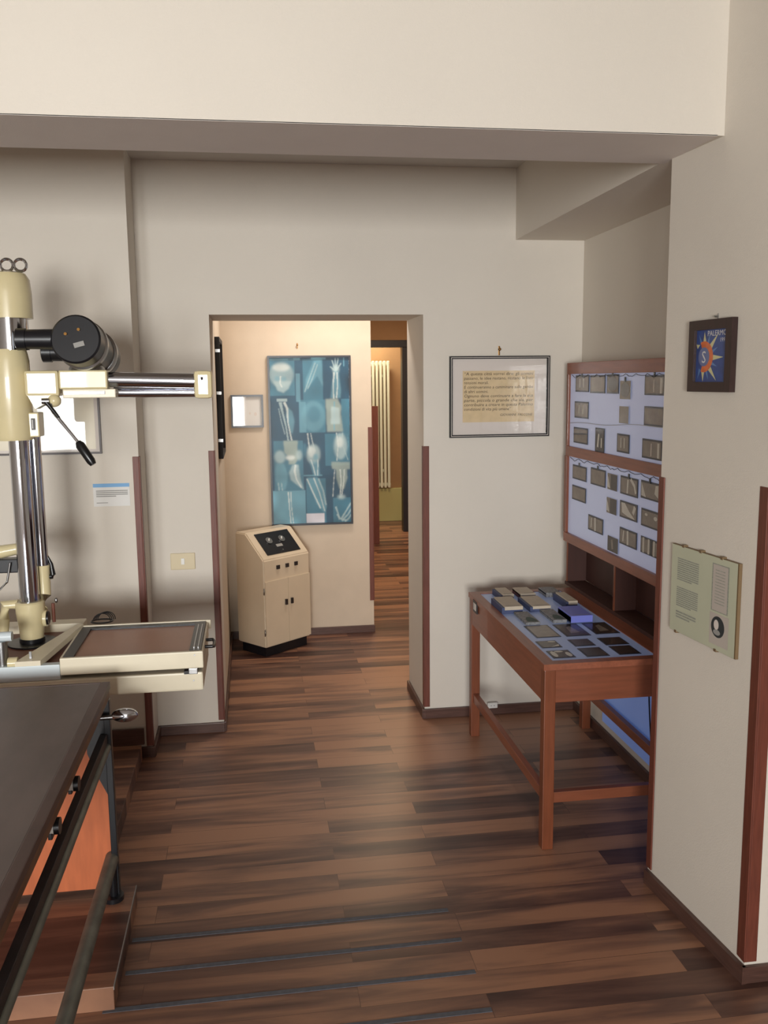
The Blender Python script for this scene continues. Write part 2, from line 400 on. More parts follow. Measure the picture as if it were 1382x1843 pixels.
# timber corner guards
def guard(i, x, y, sx, sy, z0=0.06, z1=1.378, wd=0.026, t=0.005):
    """L-shaped strip round a corner at x, y whose walls run towards sx (in X) and sy (in Y)"""
    m = MB()
    m.box((x, y - t * sy, z0), (x + wd * sx, y, z1), 'guard_wood', bev=0.0015) if True else None
    m.box((x - t * sx, y - t * sy, z0), (x, y + wd * sy, z1), 'guard_wood', bev=0.0015)
    struct('trim_%d' % i, m)
guard(1, XD1, YB, -1, 1); guard(2, XD2, YB, 1, 1)
guard(3, XS, YL, -1, 1, z0=0.052); guard(4, 0.789, YP, -1, 1, z0=0.22, z1=1.39)
guard(5, XPa, YPa, 1, 1, z0=0.06, z1=1.41, wd=0.034); guard(6, XPb, YPb, 1, -1, z0=0.06, z1=1.385, wd=0.03)
# dark strip along the foot of the wall behind the apparatus
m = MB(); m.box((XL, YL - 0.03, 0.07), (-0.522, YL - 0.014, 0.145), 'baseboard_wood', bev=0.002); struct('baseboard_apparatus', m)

# ------------------------------------------------------------------ passage end: door frame, radiator, dado
m = MB(); yd = 9.9
a = at(735, 940, Y=yd); tp = at(700, 612, Y=yd).z; tb = at(700, 625, Y=yd).z; xi = at(725, 800, Y=yd).x; xo = at(737, 800, Y=yd).x
m.box((0.55, yd, tb), (xo, yd + 0.12, tp), 'door_dark', bev=0.004); m.box((xi, yd, 0), (xo, yd + 0.12, tb), 'door_dark', bev=0.004)
m.box((0.55, yd, 0), (0.62, yd + 0.12, tb), 'door_dark', bev=0.004)
struct('door_1', m)
m = MB(); m.box((xo, yd, 0), (2.3, yd + 0.12, ZF - 0.1), 'tan_paint'); m.box((0.2, yd, tp), (xo, yd + 0.12, ZF - 0.1), 'tan_paint'); m.box((-0.2, yd, 0), (0.55, yd + 0.12, ZF - 0.1), 'tan_paint'); struct('wall_passage', m)
yr = 10.68
rz1, rz0 = at(690, 648, Y=yr).z, at(690, 879, Y=yr).z; rx0, rx1 = at(655, 760, Y=yr).x, at(702, 760, Y=yr).x
t = thing('column_radiator', 'tall pale column radiator on the tan wall at the far end of the passage', 'radiator', ((rx0 + rx1) / 2, yr, rz0))
nC = 7; wdt = (rx1 - rx0) / nC
for k in range(nC):
    x = rx0 + wdt * (k + 0.5)
    m = MB(); m.box((x - wdt * 0.34, yr - 0.05, rz0 + 0.01), (x + wdt * 0.34, yr + 0.02, rz1 - 0.01), 'radiator_white', bev=0.012); part('column', t, m)
for nm, z in (('header', rz1 - 0.07), ('header', rz0 + 0.03)):
    part(nm, t, one('box', (rx0, yr - 0.02, z), (rx1, yr + 0.01, z + 0.04), 'radiator_white', bev=0.008))
for x in (rx0 + 0.08, rx1 - 0.08):
    for z in (rz0 + 0.2, rz1 - 0.2): part('bracket', t, one('box', (x - 0.015, yr, z), (x + 0.015, 10.749, z + 0.03), 'radiator_white'))
o = one('box', (0.6, 10.70, 0.0), (2.0, 10.749, 0.40), 'dado_yellow', bev=0.006).build('dado_panel'); tag(o, 'low pale yellow panel on the wall beneath the column radiator', 'panel')
# dark post standing beyond the poster wall
y5 = 9.2
pa, pb = at(667.5, 731, Y=y5), at(683, 965, Y=y5)
o = one('box', (pa.x, y5, 0), (pb.x, y5 + 0.05, pa.z), 'guard_wood', bev=0.004).build('wooden_post'); tag(o, 'dark red-brown wooden post in front of the column radiator', 'post')

# ------------------------------------------------------------------ framed things
def frame_parts(t, o, u, v, n, W, H, fw, fd, fm, inset=0.004, glass=True, double=False):
    """frame of four mitred bars + glass; o is the lower left corner on the wall"""
    o, u, v, n = Vector(o), Vector(u), Vector(v), Vector(n); m = MB()
    def Q(a, b, c): return o + u * a + v * b + n * c
    O = [(0, 0), (W, 0), (W, H), (0, H)]; I = [(fw, fw), (W - fw, fw), (W - fw, H - fw), (fw, H - fw)]
    for i in range(4):
        j = (i + 1) % 4; q = [O[i], O[j], I[j], I[i]]
        m.prism([Q(a, b, 0.001) for a, b in q], n * fd, fm)
    if double:
        g = fw * 0.45
        O2 = [(g, g), (W - g, g), (W - g, H - g), (g, H - g)]; I2 = [(g + .0022, g + .0022), (W - g - .0022, g + .0022), (W - g - .0022, H - g - .0022), (g + .0022, H - g - .0022)]
        for i in range(4):
            j = (i + 1) % 4; q = [O2[i], O2[j], I2[j], I2[i]]; m.prism([Q(a, b, fd + 0.0008) for a, b in q], n * 0.0006, 'mat_board')
    part('frame', t, m)
    if glass:
        m = MB(); m.poly([Q(a, b, fd * 0.8) for a, b in I], 'glass'); g = part('glass', t, m)

# --- the large poster of X-ray images
x0, z0, x1, z1 = 0.118, 0.752, 0.654, 1.857; yq = YP - 0.006
W, H = x1 - x0, z1 - z0
t = thing('xray_poster', 'tall framed blue poster of many X-ray images above the cream console', 'poster', (x0 + W / 2, YP, z0))
frame_parts(t, (x0, YP - 0.001, z0), (1, 0, 0), (0, 0, 1), (0, -1, 0), W, H, 0.012, 0.02, 'poster_frame')
# the print is one sheet whose image is held as colours on a fine grid
import numpy as np
GW, GH = 168, 346
IMG = np.zeros((GH, GW, 3)); yy_, xx_ = np.mgrid[0:GH, 0:GW] + 0.5
INK = {'xray_deep': (22, 72, 98), 'xray_teal': (62, 120, 142), 'xray_light': (104, 158, 176), 'xray_bone': (172, 194, 196), 'xray_bright': (214, 222, 218), 'xray_beige': (160, 174, 164), 'paper': (206, 204, 212)}
def blur(a, sg):
    if sg < 0.3: return a
    n_ = int(sg * 3) + 1; k = np.exp(-np.arange(-n_, n_ + 1) ** 2 / (2 * sg * sg)); k /= k.sum()
    for ax_ in (0, 1):
        pad = [(0, 0), (0, 0)]; pad[ax_] = (n_, n_); b_ = np.pad(a, pad, 'edge')
        a = sum(k[j] * np.take(b_, range(j, j + a.shape[ax_]), axis=ax_) for j in range(2 * n_ + 1))
    return a
def G(x, y): return ((x - 362) / 500 * GW, (y - 287) / 1037 * GH)
def fill(pts, ink, sg, op):
    ins = np.zeros((GH, GW), bool); n_ = len(pts)
    for i in range(n_):
        (ax_, ay_), (bx_, by_) = pts[i], pts[(i + 1) % n_]
        if ay_ == by_: continue
        ins ^= ((ay_ > yy_) != (by_ > yy_)) & (xx_ < (bx_ - ax_) * (yy_ - ay_) / (by_ - ay_) + ax_)
    al = (blur(ins.astype(float), sg) * op)[..., None]
    IMG[:] = IMG * (1 - al) + np.array(lin(INK[ink])) * al
OP = {0: 1, 1: 0.8, 2: 0.62, 3: 0.72, 4: 0.72, 5: 0.8, 6: 1}
def R(a, b, c, d, mt, lay): fill([G(a, b), G(c, b), G(c, d), G(a, d)], mt, 0.7 if lay != 0 else 0, OP[lay])
def PG(pts, mt, lay): fill([G(*p) for p in pts], mt, 1.5, OP[lay])
def EL(x, y, rx, ry, mt, lay): fill([G(x + rx * math.cos(k * PI / 16), y + ry * math.sin(k * PI / 16)) for k in range(32)], mt, 2.2, OP[lay])
def ST(pts, w_, mt, lay):
    w_ = w_ if isinstance(w_, list) else [w_] * len(pts); l = []; r_ = []
    for i, (x, y) in enumerate(pts):
        a_ = pts[max(i - 1, 0)]; b_ = pts[min(i + 1, len(pts) - 1)]; dx, dy = b_[0] - a_[0], b_[1] - a_[1]; q_ = math.hypot(dx, dy) or 1
        l.append(G(x - dy / q_ * w_[i] / 2, y + dx / q_ * w_[i] / 2)); r_.append(G(x + dy / q_ * w_[i] / 2, y - dx / q_ * w_[i] / 2))
    fill(l + r_[::-1], mt, 0.8, OP[lay])
R(362, 287, 862, 1324, 'xray_deep', 0)
for a in [(362, 287, 520, 520, 'xray_teal'), (570, 300, 695, 560, 'xray_teal'), (540, 548, 708, 752, 'xray_teal'), (362, 1112, 570, 1324, 'xray_light'), (575, 1040, 700, 1324, 'xray_teal'),
          (808, 545, 862, 770, 'xray_teal'), (700, 760, 862, 960, 'xray_teal'), (745, 1165, 862, 1324, 'xray_teal'), (376, 800, 560, 1112, 'xray_teal')]: R(*a, 1)
R(526, 385, 553, 560, 'xray_light', 2)
EL(437, 392, 76, 76, 'xray_bone', 2); PG([(385, 430), (500, 430), (480, 478), (448, 503), (412, 490)], 'xray_bone', 3); EL(410, 415, 17, 15, 'xray_light', 4); EL(452, 418, 15, 14, 'xray_light', 4)
EL(437, 350, 52, 22, 'xray_bright', 4); ST([(432, 400), (428, 445), (440, 470)], 7, 'xray_bright', 5); R(405, 538, 470, 556, 'xray_bone', 3)
PG([(470, 590), (500, 620), (512, 680), (498, 760), (480, 740), (460, 640)], 'xray_light', 2)
ST([(425, 560), (440, 630), (458, 710), (470, 800)], [20, 12, 9, 10], 'xray_bone', 3); ST([(450, 560), (468, 600), (470, 680), (492, 800)], [16, 14, 8, 9], 'xray_bright', 4); ST([(415, 600), (430, 680), (450, 760)], 5, 'xray_bone', 3)
PG([(440, 800), (528, 798), (526, 860), (535, 900), (510, 945), (468, 948), (468, 900), (442, 870)], 'xray_beige', 5)
EL(415, 900, 34, 40, 'xray_bone', 3); EL(535, 890, 20, 32, 'xray_bone', 3); EL(480, 905, 30, 14, 'xray_bright', 6)
PG([(388, 940), (440, 940), (462, 1010), (455, 1070), (440, 1112), (400, 1112), (384, 1040)], 'xray_light', 2); ST([(400, 1060), (405, 1112)], 5, 'xray_bone', 3); ST([(420, 1060), (425, 1112)], 5, 'xray_bone', 3)
PG([(492, 950), (530, 950), (540, 1040), (562, 1110), (530, 1085), (480, 1045), (470, 1000)], 'xray_bone', 3); ST([(512, 950), (505, 990), (515, 1040), (545, 1095)], [12, 14, 10, 6], 'xray_bright', 4)
ST([(462, 1120), (466, 1210), (474, 1322)], [9, 6, 6], 'xray_bright', 3); ST([(478, 1120), (480, 1220), (490, 1322)], [6, 5, 5], 'xray_bright', 3)
PG([(640, 310), (690, 300), (695, 470), (660, 400), (620, 450), (575, 510), (590, 420)], 'xray_light', 2); ST([(650, 320), (610, 420), (580, 500)], 5, 'xray_bone', 3); ST([(665, 330), (625, 430), (600, 480)], 5, 'xray_bone', 3)
EL(632, 650, 76, 95, 'xray_light', 2); R(545, 560, 585, 748, 'xray_light', 2); EL(635, 640, 40, 50, 'xray_teal', 3)
ST([(592, 755), (600, 830), (612, 880)], 7, 'xray_bright', 4); ST([(612, 755), (622, 810), (640, 870)], 5, 'xray_bright', 4)
EL(626, 886, 44, 62, 'xray_bone', 3); EL(616, 872, 24, 34, 'xray_bright', 4); EL(640, 905, 16, 22, 'xray_light', 5); R(560, 1015, 680, 1024, 'xray_light', 2)
PG([(600, 930), (660, 930), (665, 1020), (625, 1020)], 'xray_light', 2); ST([(610, 920), (625, 970), (636, 1020)], 6, 'xray_bright', 4); ST([(655, 920), (650, 1020)], 5, 'xray_bright', 4); EL(572, 860, 12, 45, 'xray_teal', 3)
PG([(580, 1035), (650, 1030), (690, 1120), (705, 1220), (690, 1262), (640, 1200)], 'xray_light', 2); ST([(582, 1040), (620, 1130), (665, 1230)], 8, 'xray_bright', 4); ST([(625, 1035), (660, 1130), (692, 1250)], [8, 6, 6], 'xray_bright', 4)
ST([(655, 1040), (685, 1120), (700, 1210)], 9, 'xray_bone', 3)
R(574, 1262, 690, 1322, 'paper', 6)
for i, p in enumerate([(742, 345), (755, 305), (775, 292), (795, 295), (812, 325)]): ST([(778, 375), p], [10, 6], 'xray_bone', 3)
EL(778, 362, 22, 24, 'xray_bone', 4); PG([(765, 375), (795, 375), (808, 480), (806, 540), (742, 540), (750, 470)], 'xray_light', 2); ST([(768, 380), (760, 460), (762, 545)], [12, 6, 9], 'xray_bright', 4); ST([(786, 380), (788, 460), (780, 540)], [10, 6, 9], 'xray_bright', 4)
PG([(710, 545), (785, 540), (808, 590), (806, 640), (818, 748), (716, 748)], 'xray_beige', 4); ST([(765, 560), (762, 740)], 10, 'xray_light', 5); PG([(745, 590), (795, 600), (800, 700), (740, 700)], 'xray_bone', 5)
EL(800, 840, 42, 84, 'xray_bone', 3); EL(797, 815, 22, 34, 'xray_bright', 4); ST([(775, 755), (785, 830), (775, 930)], 5, 'xray_bright', 4); ST([(815, 755), (812, 830), (848, 930)], 4, 'xray_bone', 4); ST([(845, 770), (852, 830), (835, 880)], 4, 'xray_light', 4)
PG([(740, 938), (860, 940), (860, 985), (838, 985), (840, 1040), (818, 1110), (790, 1110), (770, 1040), (768, 985), (742, 980)], 'xray_beige', 4)
ST([(760, 985), (752, 1070), (745, 1160)], 4, 'xray_bright', 5); ST([(795, 985), (800, 1060), (792, 1165)], 7, 'xray_bright', 5); ST([(822, 985), (815, 1080), (800, 1165)], 6, 'xray_bright', 5); EL(800, 1160, 26, 14, 'xray_bone', 5)
for pts in ([(762, 1222), (775, 1260), (785, 1305)], [(795, 1305), (830, 1250), (862, 1200)], [(800, 1315), (840, 1275), (862, 1240)], [(770, 1270), (790, 1300), (830, 1312)], [(820, 1320), (845, 1300), (862, 1275)]): ST(pts, [13, 9, 11], 'xray_bone', 4)
for a in [(365, 296, 480, 306), (515, 289, 555, 306), (625, 288, 715, 302), (825, 290, 832, 345)]: R(*a, 'xray_light', 5)

rng = np.random.RandomState(3)
low = blur(rng.rand(GH, GW), 9); low = (low - low.mean()) / low.std(); IMG *= (1 + 0.10 * low)[..., None]
IMG = np.clip(IMG, 0, 1)
px0, pz0, PW_, PH_ = x0 + 0.010, z0 + 0.010, W - 0.020, H - 0.020
me = bpy.data.meshes.new('print')
vs = [(px0 + PW_ * i / GW - (x0 + W / 2), -0.006, pz0 + PH_ * (1 - j / GH) - z0) for j in range(GH + 1) for i in range(GW + 1)]
fc = [(j * (GW + 1) + i, (j + 1) * (GW + 1) + i, (j + 1) * (GW + 1) + i + 1, j * (GW + 1) + i + 1) for j in range(GH) for i in range(GW)]
me.from_pydata(vs, [], fc)
ca = me.color_attributes.new('artwork', 'FLOAT_COLOR', 'CORNER')
cols = np.ones((GH * GW, 4, 4)); cols[:, :, :3] = IMG.reshape(-1, 1, 3); ca.data.foreach_set('color', cols.ravel())
pm = bpy.data.materials.new('xray_print'); pm.use_nodes = True; pn_ = pm.node_tree; pb = pn_.nodes['Principled BSDF']; pb.inputs['Roughness'].default_value = 0.4
at_ = pn_.nodes.new('ShaderNodeAttribute'); at_.attribute_name = 'artwork'; pn_.links.new(at_.outputs['Color'], pb.inputs['Base Color'])
me.materials.append(pm); ob = bpy.data.objects.new('print', me); COL.objects.link(ob); ob.parent = t
# brass nail above it
def hook(x, y, z, label, cat='hook', n=(0, -1, 0), s=1.0, mt='brass'):
    m = MB(); n = Vector(n); p = Vector((x, y, z))
    m.cyl(p, p + n * 0.012, 0.004 * s, mt, seg=12); m.box(p + Vector((-.003 * s if n.y else 0, 0, -.022 * s)) - (Vector((0, .002, 0)) if n.y else Vector((.002, .003 * s, 0))), p + Vector((.003 * s if n.y else 0, 0, .012 * s)) + n * 0.003 + (Vector((0, 0, 0)) if n.y else Vector((0, .003 * s, 0))), mt, bev=.001)
    m.sphere(p + n * 0.012, 0.006 * s, mt, seg=12)
    o = m.build('picture_hook', origin=p); return tag(o, label, cat)
hook(0.312, YP - 0.001, 1.925, 'brass hook on the hall wall above the blue X-ray poster')

# --- small frame to the left of the poster
xa, xb, za, zb = -0.122, 0.084, 1.402, 1.611
t = thing('framed_picture', 'small grey-framed pale picture on the hall wall left of the blue poster', 'picture', ((xa + xb) / 2, YP, za))
frame_parts(t, (xa, YP - 0.001, za), (1, 0, 0), (0, 0, 1), (0, -1, 0), xb - xa, zb - za, 0.012, 0.016, 'poster_frame')
m = MB(); A = Art(m, (xa, YP - 0.004, za), (1, 0, 0), (0, 0, 1), (0, -1, 0), xb - xa, zb - za); A.rect(0.01, 0.01, xb - xa - 0.01, zb - za - 0.01, 'paper', 0)
for (a, b, r) in ((0.12, 0.09, 0.006), (0.155, 0.085, 0.009)): A.ell(a, b, r, r * 1.3, 'mat_board', 2)
part('print', t, m)

# --- framed thing edge-on, on the left side of the hall
ya, yb_, za, zb = 4.88, 5.42, 1.29, 1.93
t = thing('framed_picture', 'black frame seen edge-on on the side wall just inside the opening', 'picture', (XD1, (ya + yb_) / 2, za))
frame_parts(t, (XD1, yb_, za), (0, -1, 0), (0, 0, 1), (1, 0, 0), yb_ - ya, zb - za, 0.022, 0.024, 'black_frame', glass=False)
m = MB(); A = Art(m, (XD1 + 0.004, yb_, za), (0, -1, 0), (0, 0, 1), (1, 0, 0), yb_ - ya, zb - za); A.rect(0.02, 0.02, yb_ - ya - 0.02, zb - za - 0.02, 'mat_board', 0); part('print', t, m)
for z in (za + 0.09, za + 0.34, zb - 0.08): part('clip', t, one('box', (XD1 + 0.001, ya - 0.004, z), (XD1 + 0.027, ya + 0.004, z + 0.016), 'steel'), 'small steel clip')

# --- framed quotation on the back wall
xa, xb, za, zb = 0.952, 1.450, 1.416, 1.806
t = thing('framed_picture', 'black-framed quotation on yellowed paper on the back wall over the desk', 'picture', ((xa + xb) / 2, YB, za))
W, H = xb - xa, zb - za
frame_parts(t, (xa, YB - 0.001, za), (1, 0, 0), (0, 0, 1), (0, -1, 0), W, H, 0.013, 0.018, 'black_frame', double=True)
m = MB(); A = Art(m, (xa, YB - 0.004, za), (1, 0, 0), (0, 0, 1), (0, -1, 0), W, H); A.rect(0.01, 0.01, W - 0.01, H - 0.01, 'mat_board', 0)
A.rect(0.066, 0.073, 0.425, 0.320, 'parchment', 1)
lines = ['\u201cA questa citt\u00e0 vorrei dire: gli uomini', 'passano, le idee restano, restano le loro', 'tensioni morali.', 'E continueranno a camminare sulle gambe', 'di altri uomini.', 'Ognuno deve continuare a fare la sua',
         'parte, piccola o grande che sia, per', 'contribuire a creare in questa Palermo', 'condizioni di vita pi\u00f9 umane\u201d']
for i, l in enumerate(lines):
    full = i not in (2, 4, 8)
    A.text(l, 0.072, 0.2990 - i * 0.0212, 0.0205, 'ink', 2, fit=0.346 if full else {2: 0.122, 4: 0.12, 8: 0.235}[i], shear=0.12)
A.text('GIOVANNI  FALCONE', 0.415, 0.3010 - 9.4 * 0.0212, 0.0165, 'ink', 2, align='RIGHT', shear=0.15)
part('print', t, m)
hook(1.198, YB - 0.001, 1.838, 'brass hook on the back wall over the framed quotation', s=1.3)

# --- framed sun print on the right-hand wall
nR = Vector((-(YPb - YPa), -(XPa - XPb), 0)).normalized()          # outward normal of that wall, towards the room
uR = Vector((XPa - XPb, YPa - YPb, 0)).normalized()               # to the right as seen from the room
def onR(d, z): return Vector((XPb, YPb, z)) + uR * d
def dR(x, y):                                                      # distance along that wall and height, from a point of the photo
    d = FWD + RGT * ((x - 691) / F_PX) - UPV * ((y - 921.5) / F_PX); s = (Vector((XPb, YPb, 0)) - EYEP).dot(nR) / d.dot(nR)
    p = EYEP + d * s; return (p - Vector((XPb, YPb, p.z))).dot(uR), p.z
d0, zt = dR(1251, 579); d1, zb_ = dR(1323, 706)
W, H = d1 - d0, zt - zb_
t = thing('framed_picture', 'small dark brown frame with a blue sun print on the right-hand wall', 'picture', onR(d0 + W / 2, zb_))
fw = 0.028
frame_parts(t, onR(d0, zb_), uR, (0, 0, 1), nR, W, H, fw, 0.018, 'brown_frame')
m = MB(); A = Art(m, onR(d0, zb_) + nR * 0.010, uR, (0, 0, 1), nR, W, H); A.rect(0.02, 0.02, W - 0.02, H - 0.02, 'sun_blue', 0)
iw, ih = W - 2 * fw, H - 2 * fw; cx_, cy_ = W * 0.33, H * 0.49
for k in range(14):
    an = math.radians(-142 + k * 23); big = k % 2 == 0; L0 = 0.040; L1 = 0.092 if big else 0.070; w_ = 0.008 if big else 0.005
    c, s_ = math.cos(an), math.sin(an)
    L1 = min(L1, (H / 2 - fw - 0.003) / max(abs(s_), 1e-3), (cx_ - fw - 0.003) / max(-c, 1e-3))
    if L1 < 0.048: continue
    A.poly([(cx_ + c * L0 - s_ * w_, cy_ + s_ * L0 + c * w_), (cx_ + c * L0 + s_ * w_, cy_ + s_ * L0 - c * w_), (cx_ + c * L1 - s_ * 0.004, cy_ + s_ * L1 + c * 0.004)], 'sun_yellow' if big else 'sun_pale_blue', 1)
A.ring(cx_, cy_, 0.026, 0.044, 'sun_orange', 2, t0=-1.9, t1=2.0); A.ell(cx_, cy_, 0.027, 0.027, 'sun_core', 3)
A.text('S', cx_, cy_ - 0.017, 0.048, 'paper', 4, align='CENTER')
A.text('PALERMO', fw + iw * 0.97, fw + ih * 0.88, 0.021, 'paper', 4, align='RIGHT'); A.text('1991', fw + iw * 0.97, fw + ih * 0.76, 0.016, 'paper', 4, align='RIGHT')
part('print', t, m)
p = onR(d0 + W * 0.55, zt + 0.008); mm = MB(); mm.cyl(p, p + nR * 0.012, 0.003, 'steel', seg=10); mm.box(p - Vector((0.002, 0.002, 0.014)), p + Vector((0.002, 0.002, 0.008)), 'steel')
o = mm.build('picture_hook', origin=p); tag(o, 'tiny steel hook above the dark-framed sun print', 'hook')

# --- printed plaque lower on the same wall
d0, zt = dR(1216.4, 977); d1, zt2 = dR(1337, 1017); _, zb_ = dR(1213, 1131)
W, H = d1 - d0, zt - zb_
t = thing('wall_plaque', 'pale green printed plaque with a small portrait low on the right-hand wall', 'plaque', onR(d0 + W / 2, zb_))
m = MB(); P0 = onR(d0, zb_) + nR * 0.001
m.prism([P0, P0 + uR * W, P0 + uR * W + Vector((0, 0, H)), P0 + Vector((0, 0, H))], nR * 0.010, 'plaque_edge')
part('backing_board', t, m)
m = MB(); A = Art(m, P0 + nR * 0.0112, uR, (0, 0, 1), nR, W, H); A.rect(0.001, 0.001, W - 0.004, H - 0.001, 'plaque', 0)
def tb(a, b, c, d, n_, mt='plaque_text'):
    a, c = a * W, c * W; b, d = b * H, d * H; h = (d - b) / n_
    for i in range(n_): A.rect(a, d - i * h - h * 0.62, c - (0.0 if i < n_ - 1 else (c - a) * 0.3), d - i * h, mt, 1)
tb(0.10, 0.60, 0.44, 0.86, 11); tb(0.10, 0.30, 0.44, 0.53, 10); tb(0.10, 0.16, 0.42, 0.25, 3)
A.rect(0.64 * W, 0.42 * H, 0.88 * W, 0.93 * H, 'plaque_text', 1); A.rect(0.655 * W, 0.43 * H, 0.865 * W, 0.92 * H, 'print_pink', 2)
for i in range(12): A.rect(0.69 * W, (0.86 - i * 0.032) * H, 0.83 * W, (0.868 - i * 0.032) * H, 'plaque_text', 3)
A.rect(0.63 * W, 0.06 * H, 0.90 * W, 0.40 * H, 'print_pink', 1)
A.ell(0.75 * W, 0.26 * H, 0.095 * W, 0.115 * H, 'portrait_dark', 2); A.ell(0.73 * W, 0.28 * H, 0.035 * W, 0.055 * H, 'mat_board', 3); A.ell(0.74 * W, 0.20 * H, 0.05 * W, 0.03 * H, 'print_grey', 3)
part('print', t, m)
for k in (0.18, 0.45, 0.76):
    c = onR(d0 + W * k, zt) + nR * 0.006; m = MB(); m.box(c - Vector((0.007, 0.007, 0.004)), c + Vector((0.007, 0.007, 0.005)), 'plaque_edge', bev=0.001); part('clip', t, m, 'small brown clip')
for k in (0.1, 0.72):
    c = onR(d0 + W * k, zb_) + nR * 0.006; m = MB(); m.box(c - Vector((0.007, 0.007, 0.005)), c + Vector((0.007, 0.007, 0.004)), 'plaque_edge', bev=0.001); part('clip', t, m, 'small brown clip')

# --- frame and card on the projecting wall, left
xa, xb, za, zb = -1.42, -0.640, 1.395, 1.95
t = thing('framed_picture', 'thin dark-framed cream picture behind the X-ray column', 'picture', ((xa + xb) / 2, YL, za))
zb = 1.655
frame_parts(t, (xa, YL - 0.001, za), (1, 0, 0), (0, 0, 1), (0, -1, 0), xb - xa, zb - za, 0.008, 0.016, 'brown_frame')
m = MB(); A = Art(m, (xa, YL - 0.004, za), (1, 0, 0), (0, 0, 1), (0, -1, 0), xb - xa, zb - za); A.rect(0.006, 0.006, xb - xa - 0.006, zb - za - 0.006, 'mat_board', 0)
A.rect(0.3, 0.02, xb - xa - 0.025, zb - za - 0.02, 'cream_plate', 1); A.ell(xb - xa - 0.21, 0.12, 0.055, 0.055, 'teal', 2)
part('print', t, m)
xa, xb, za, zb = -0.688, -0.534, 1.163, 1.263
m = MB(); m.box((xa, YL - 0.002, za), (xb, YL - 0.0002, zb), 'paper'); A = Art(m, (xa, YL - 0.0024, za), (1, 0, 0), (0, 0, 1), (0, -1, 0), .154, .1)
A.rect(0, 0.084, 0.154, 0.1, 'paper_blue', 0)
for i in range(4): A.rect(0.012, 0.066 - i * 0.008, 0.146 - 0.05 * (i == 3), 0.070 - i * 0.008, 'print_grey', 1)
A.rect(0.012, 0.014, 0.06, 0.017, 'print_grey', 1)
o = m.build('info_card', origin=(xa, YL, za)); tag(o, 'small white card with a blue header on the left wall beside the corner strip', 'card')

# --- light switch, floor-level socket
t = thing('light_switch', 'cream light switch plate on the back wall left of the opening', 'switch', (-0.338, YB, 0.857))
part('plate', t, one('box', (-0.395, YB - 0.007, 0.817), (-0.281, YB - 0.0002, 0.896), 'switch_cream', bev=0.003))
part('rocker', t, one('box', (-0.346, YB - 0.011, 0.842), (-0.330, YB - 0.006, 0.872), 'white_plastic', bev=0.0015), 'white rocker')
c = at(885, 1268, Y=YB - 0.014)
m = MB(); m.box((c.x - 0.026, YB - 0.032, c.z - 0.014), (c.x + 0.026, YB - 0.0145, c.z + 0.014), 'white_plastic', bev=0.004)
for dx in (-0.008, 0.008): m.cyl((c.x + dx, YB - 0.0325, c.z), (c.x + dx, YB - 0.030, c.z), 0.002, 'black_plastic', seg=10)
o = m.build('cable_socket', origin=(c.x, YB - 0.03, c.z)); tag(o, 'small white socket on the baseboard behind the desk leg', 'socket')

# ------------------------------------------------------------------ control console
C0 = Vector((0.05, 5.455, 0)); an = math.radians(40)
ud = Vector((math.cos(an), math.sin(an), 0)); vd = Vector((-math.sin(an), math.cos(an), 0)); zz = Vector((0, 0, 1))
Wc, Dc, zf, zbk, zb0 = 0.385, 0.265, 0.612, 0.765, 0.062
def K(a, b, c): return C0 + ud * a + vd * b + zz * c
t = thing('control_console', 'cream metal control console with a sloping black panel below the blue poster', 'console', C0)
prof = [(0, zb0), (0, zf), (Dc * 0.62, zbk), (Dc, zbk), (Dc, zb0)]
m = MB(); fs = m.prism([K(0, b, c) for b, c in prof], ud * Wc, 'pale_enamel')
bmesh.ops.bevel(m.bm, geom=list(m.bm.edges), offset=0.007, segments=3, affect='EDGES'); part('body', t, m)
m = MB(); m.prism([K(0.02, 0.02, 0), K(Wc - 0.02, 0.02, 0), K(Wc - 0.02, Dc - 0.02, 0), K(0.02, Dc - 0.02, 0)], zz * (zb0 + 0.005), 'black_enamel'); part('plinth', t, m, 'black plinth')
sl = Vector((0, 0, 0)) + vd * (Dc * 0.62) + zz * (zbk - zf); sln = sl.normalized(); nn = ud.cross(sln).normalized()
Ls = sl.length
def S(a, b, h=0.0): return K(a, 0, zf) + sln * b + nn * h
m = MB(); m.prism([S(0.055, Ls * 0.14, 0.001), S(Wc - 0.055, Ls * 0.14, 0.001), S(Wc - 0.055, Ls * 0.90, 0.001), S(0.055, Ls * 0.90, 0.001)], nn * 0.004, 'black_enamel'); pn = part('control_panel', t, m, 'black sloping panel')
for a in (0.13, 0.235):
    m = MB(); m.cyl(S(a, Ls * 0.60, 0.004), S(a, Ls * 0.60, 0.012), 0.024, 'steel', seg=24); m.box(S(a, Ls * .6, .01) - Vector((.004, .004, .004)), S(a, Ls * .6, .01) + Vector((.004, .02, .012)), 'white_plastic'); part('dial', pn, m)
m = MB(); m.prism([S(0.165, Ls * 0.36, 0.005), S(0.215, Ls * 0.36, 0.005), S(0.215, Ls * 0.45, 0.005), S(0.165, Ls * 0.45, 0.005)], nn * 0.001, 'print_grey'); part('name_plate', pn, m)
m = MB(); m.cyl(S(0.19, Ls * 0.22, 0.004), S(0.19, Ls * 0.22, 0.012), 0.005, 'steel', seg=12); part('indicator', pn, m)
for a in (0.115, 0.19, 0.265):
    m = MB(); m.prism([K(a - 0.012, -0.001, 0.545), K(a + 0.012, -0.001, 0.545), K(a + 0.012, -0.001, 0.569), K(a - 0.012, -0.001, 0.569)], -vd * 0.008, 'dark_steel'); part('push_button', t, m)
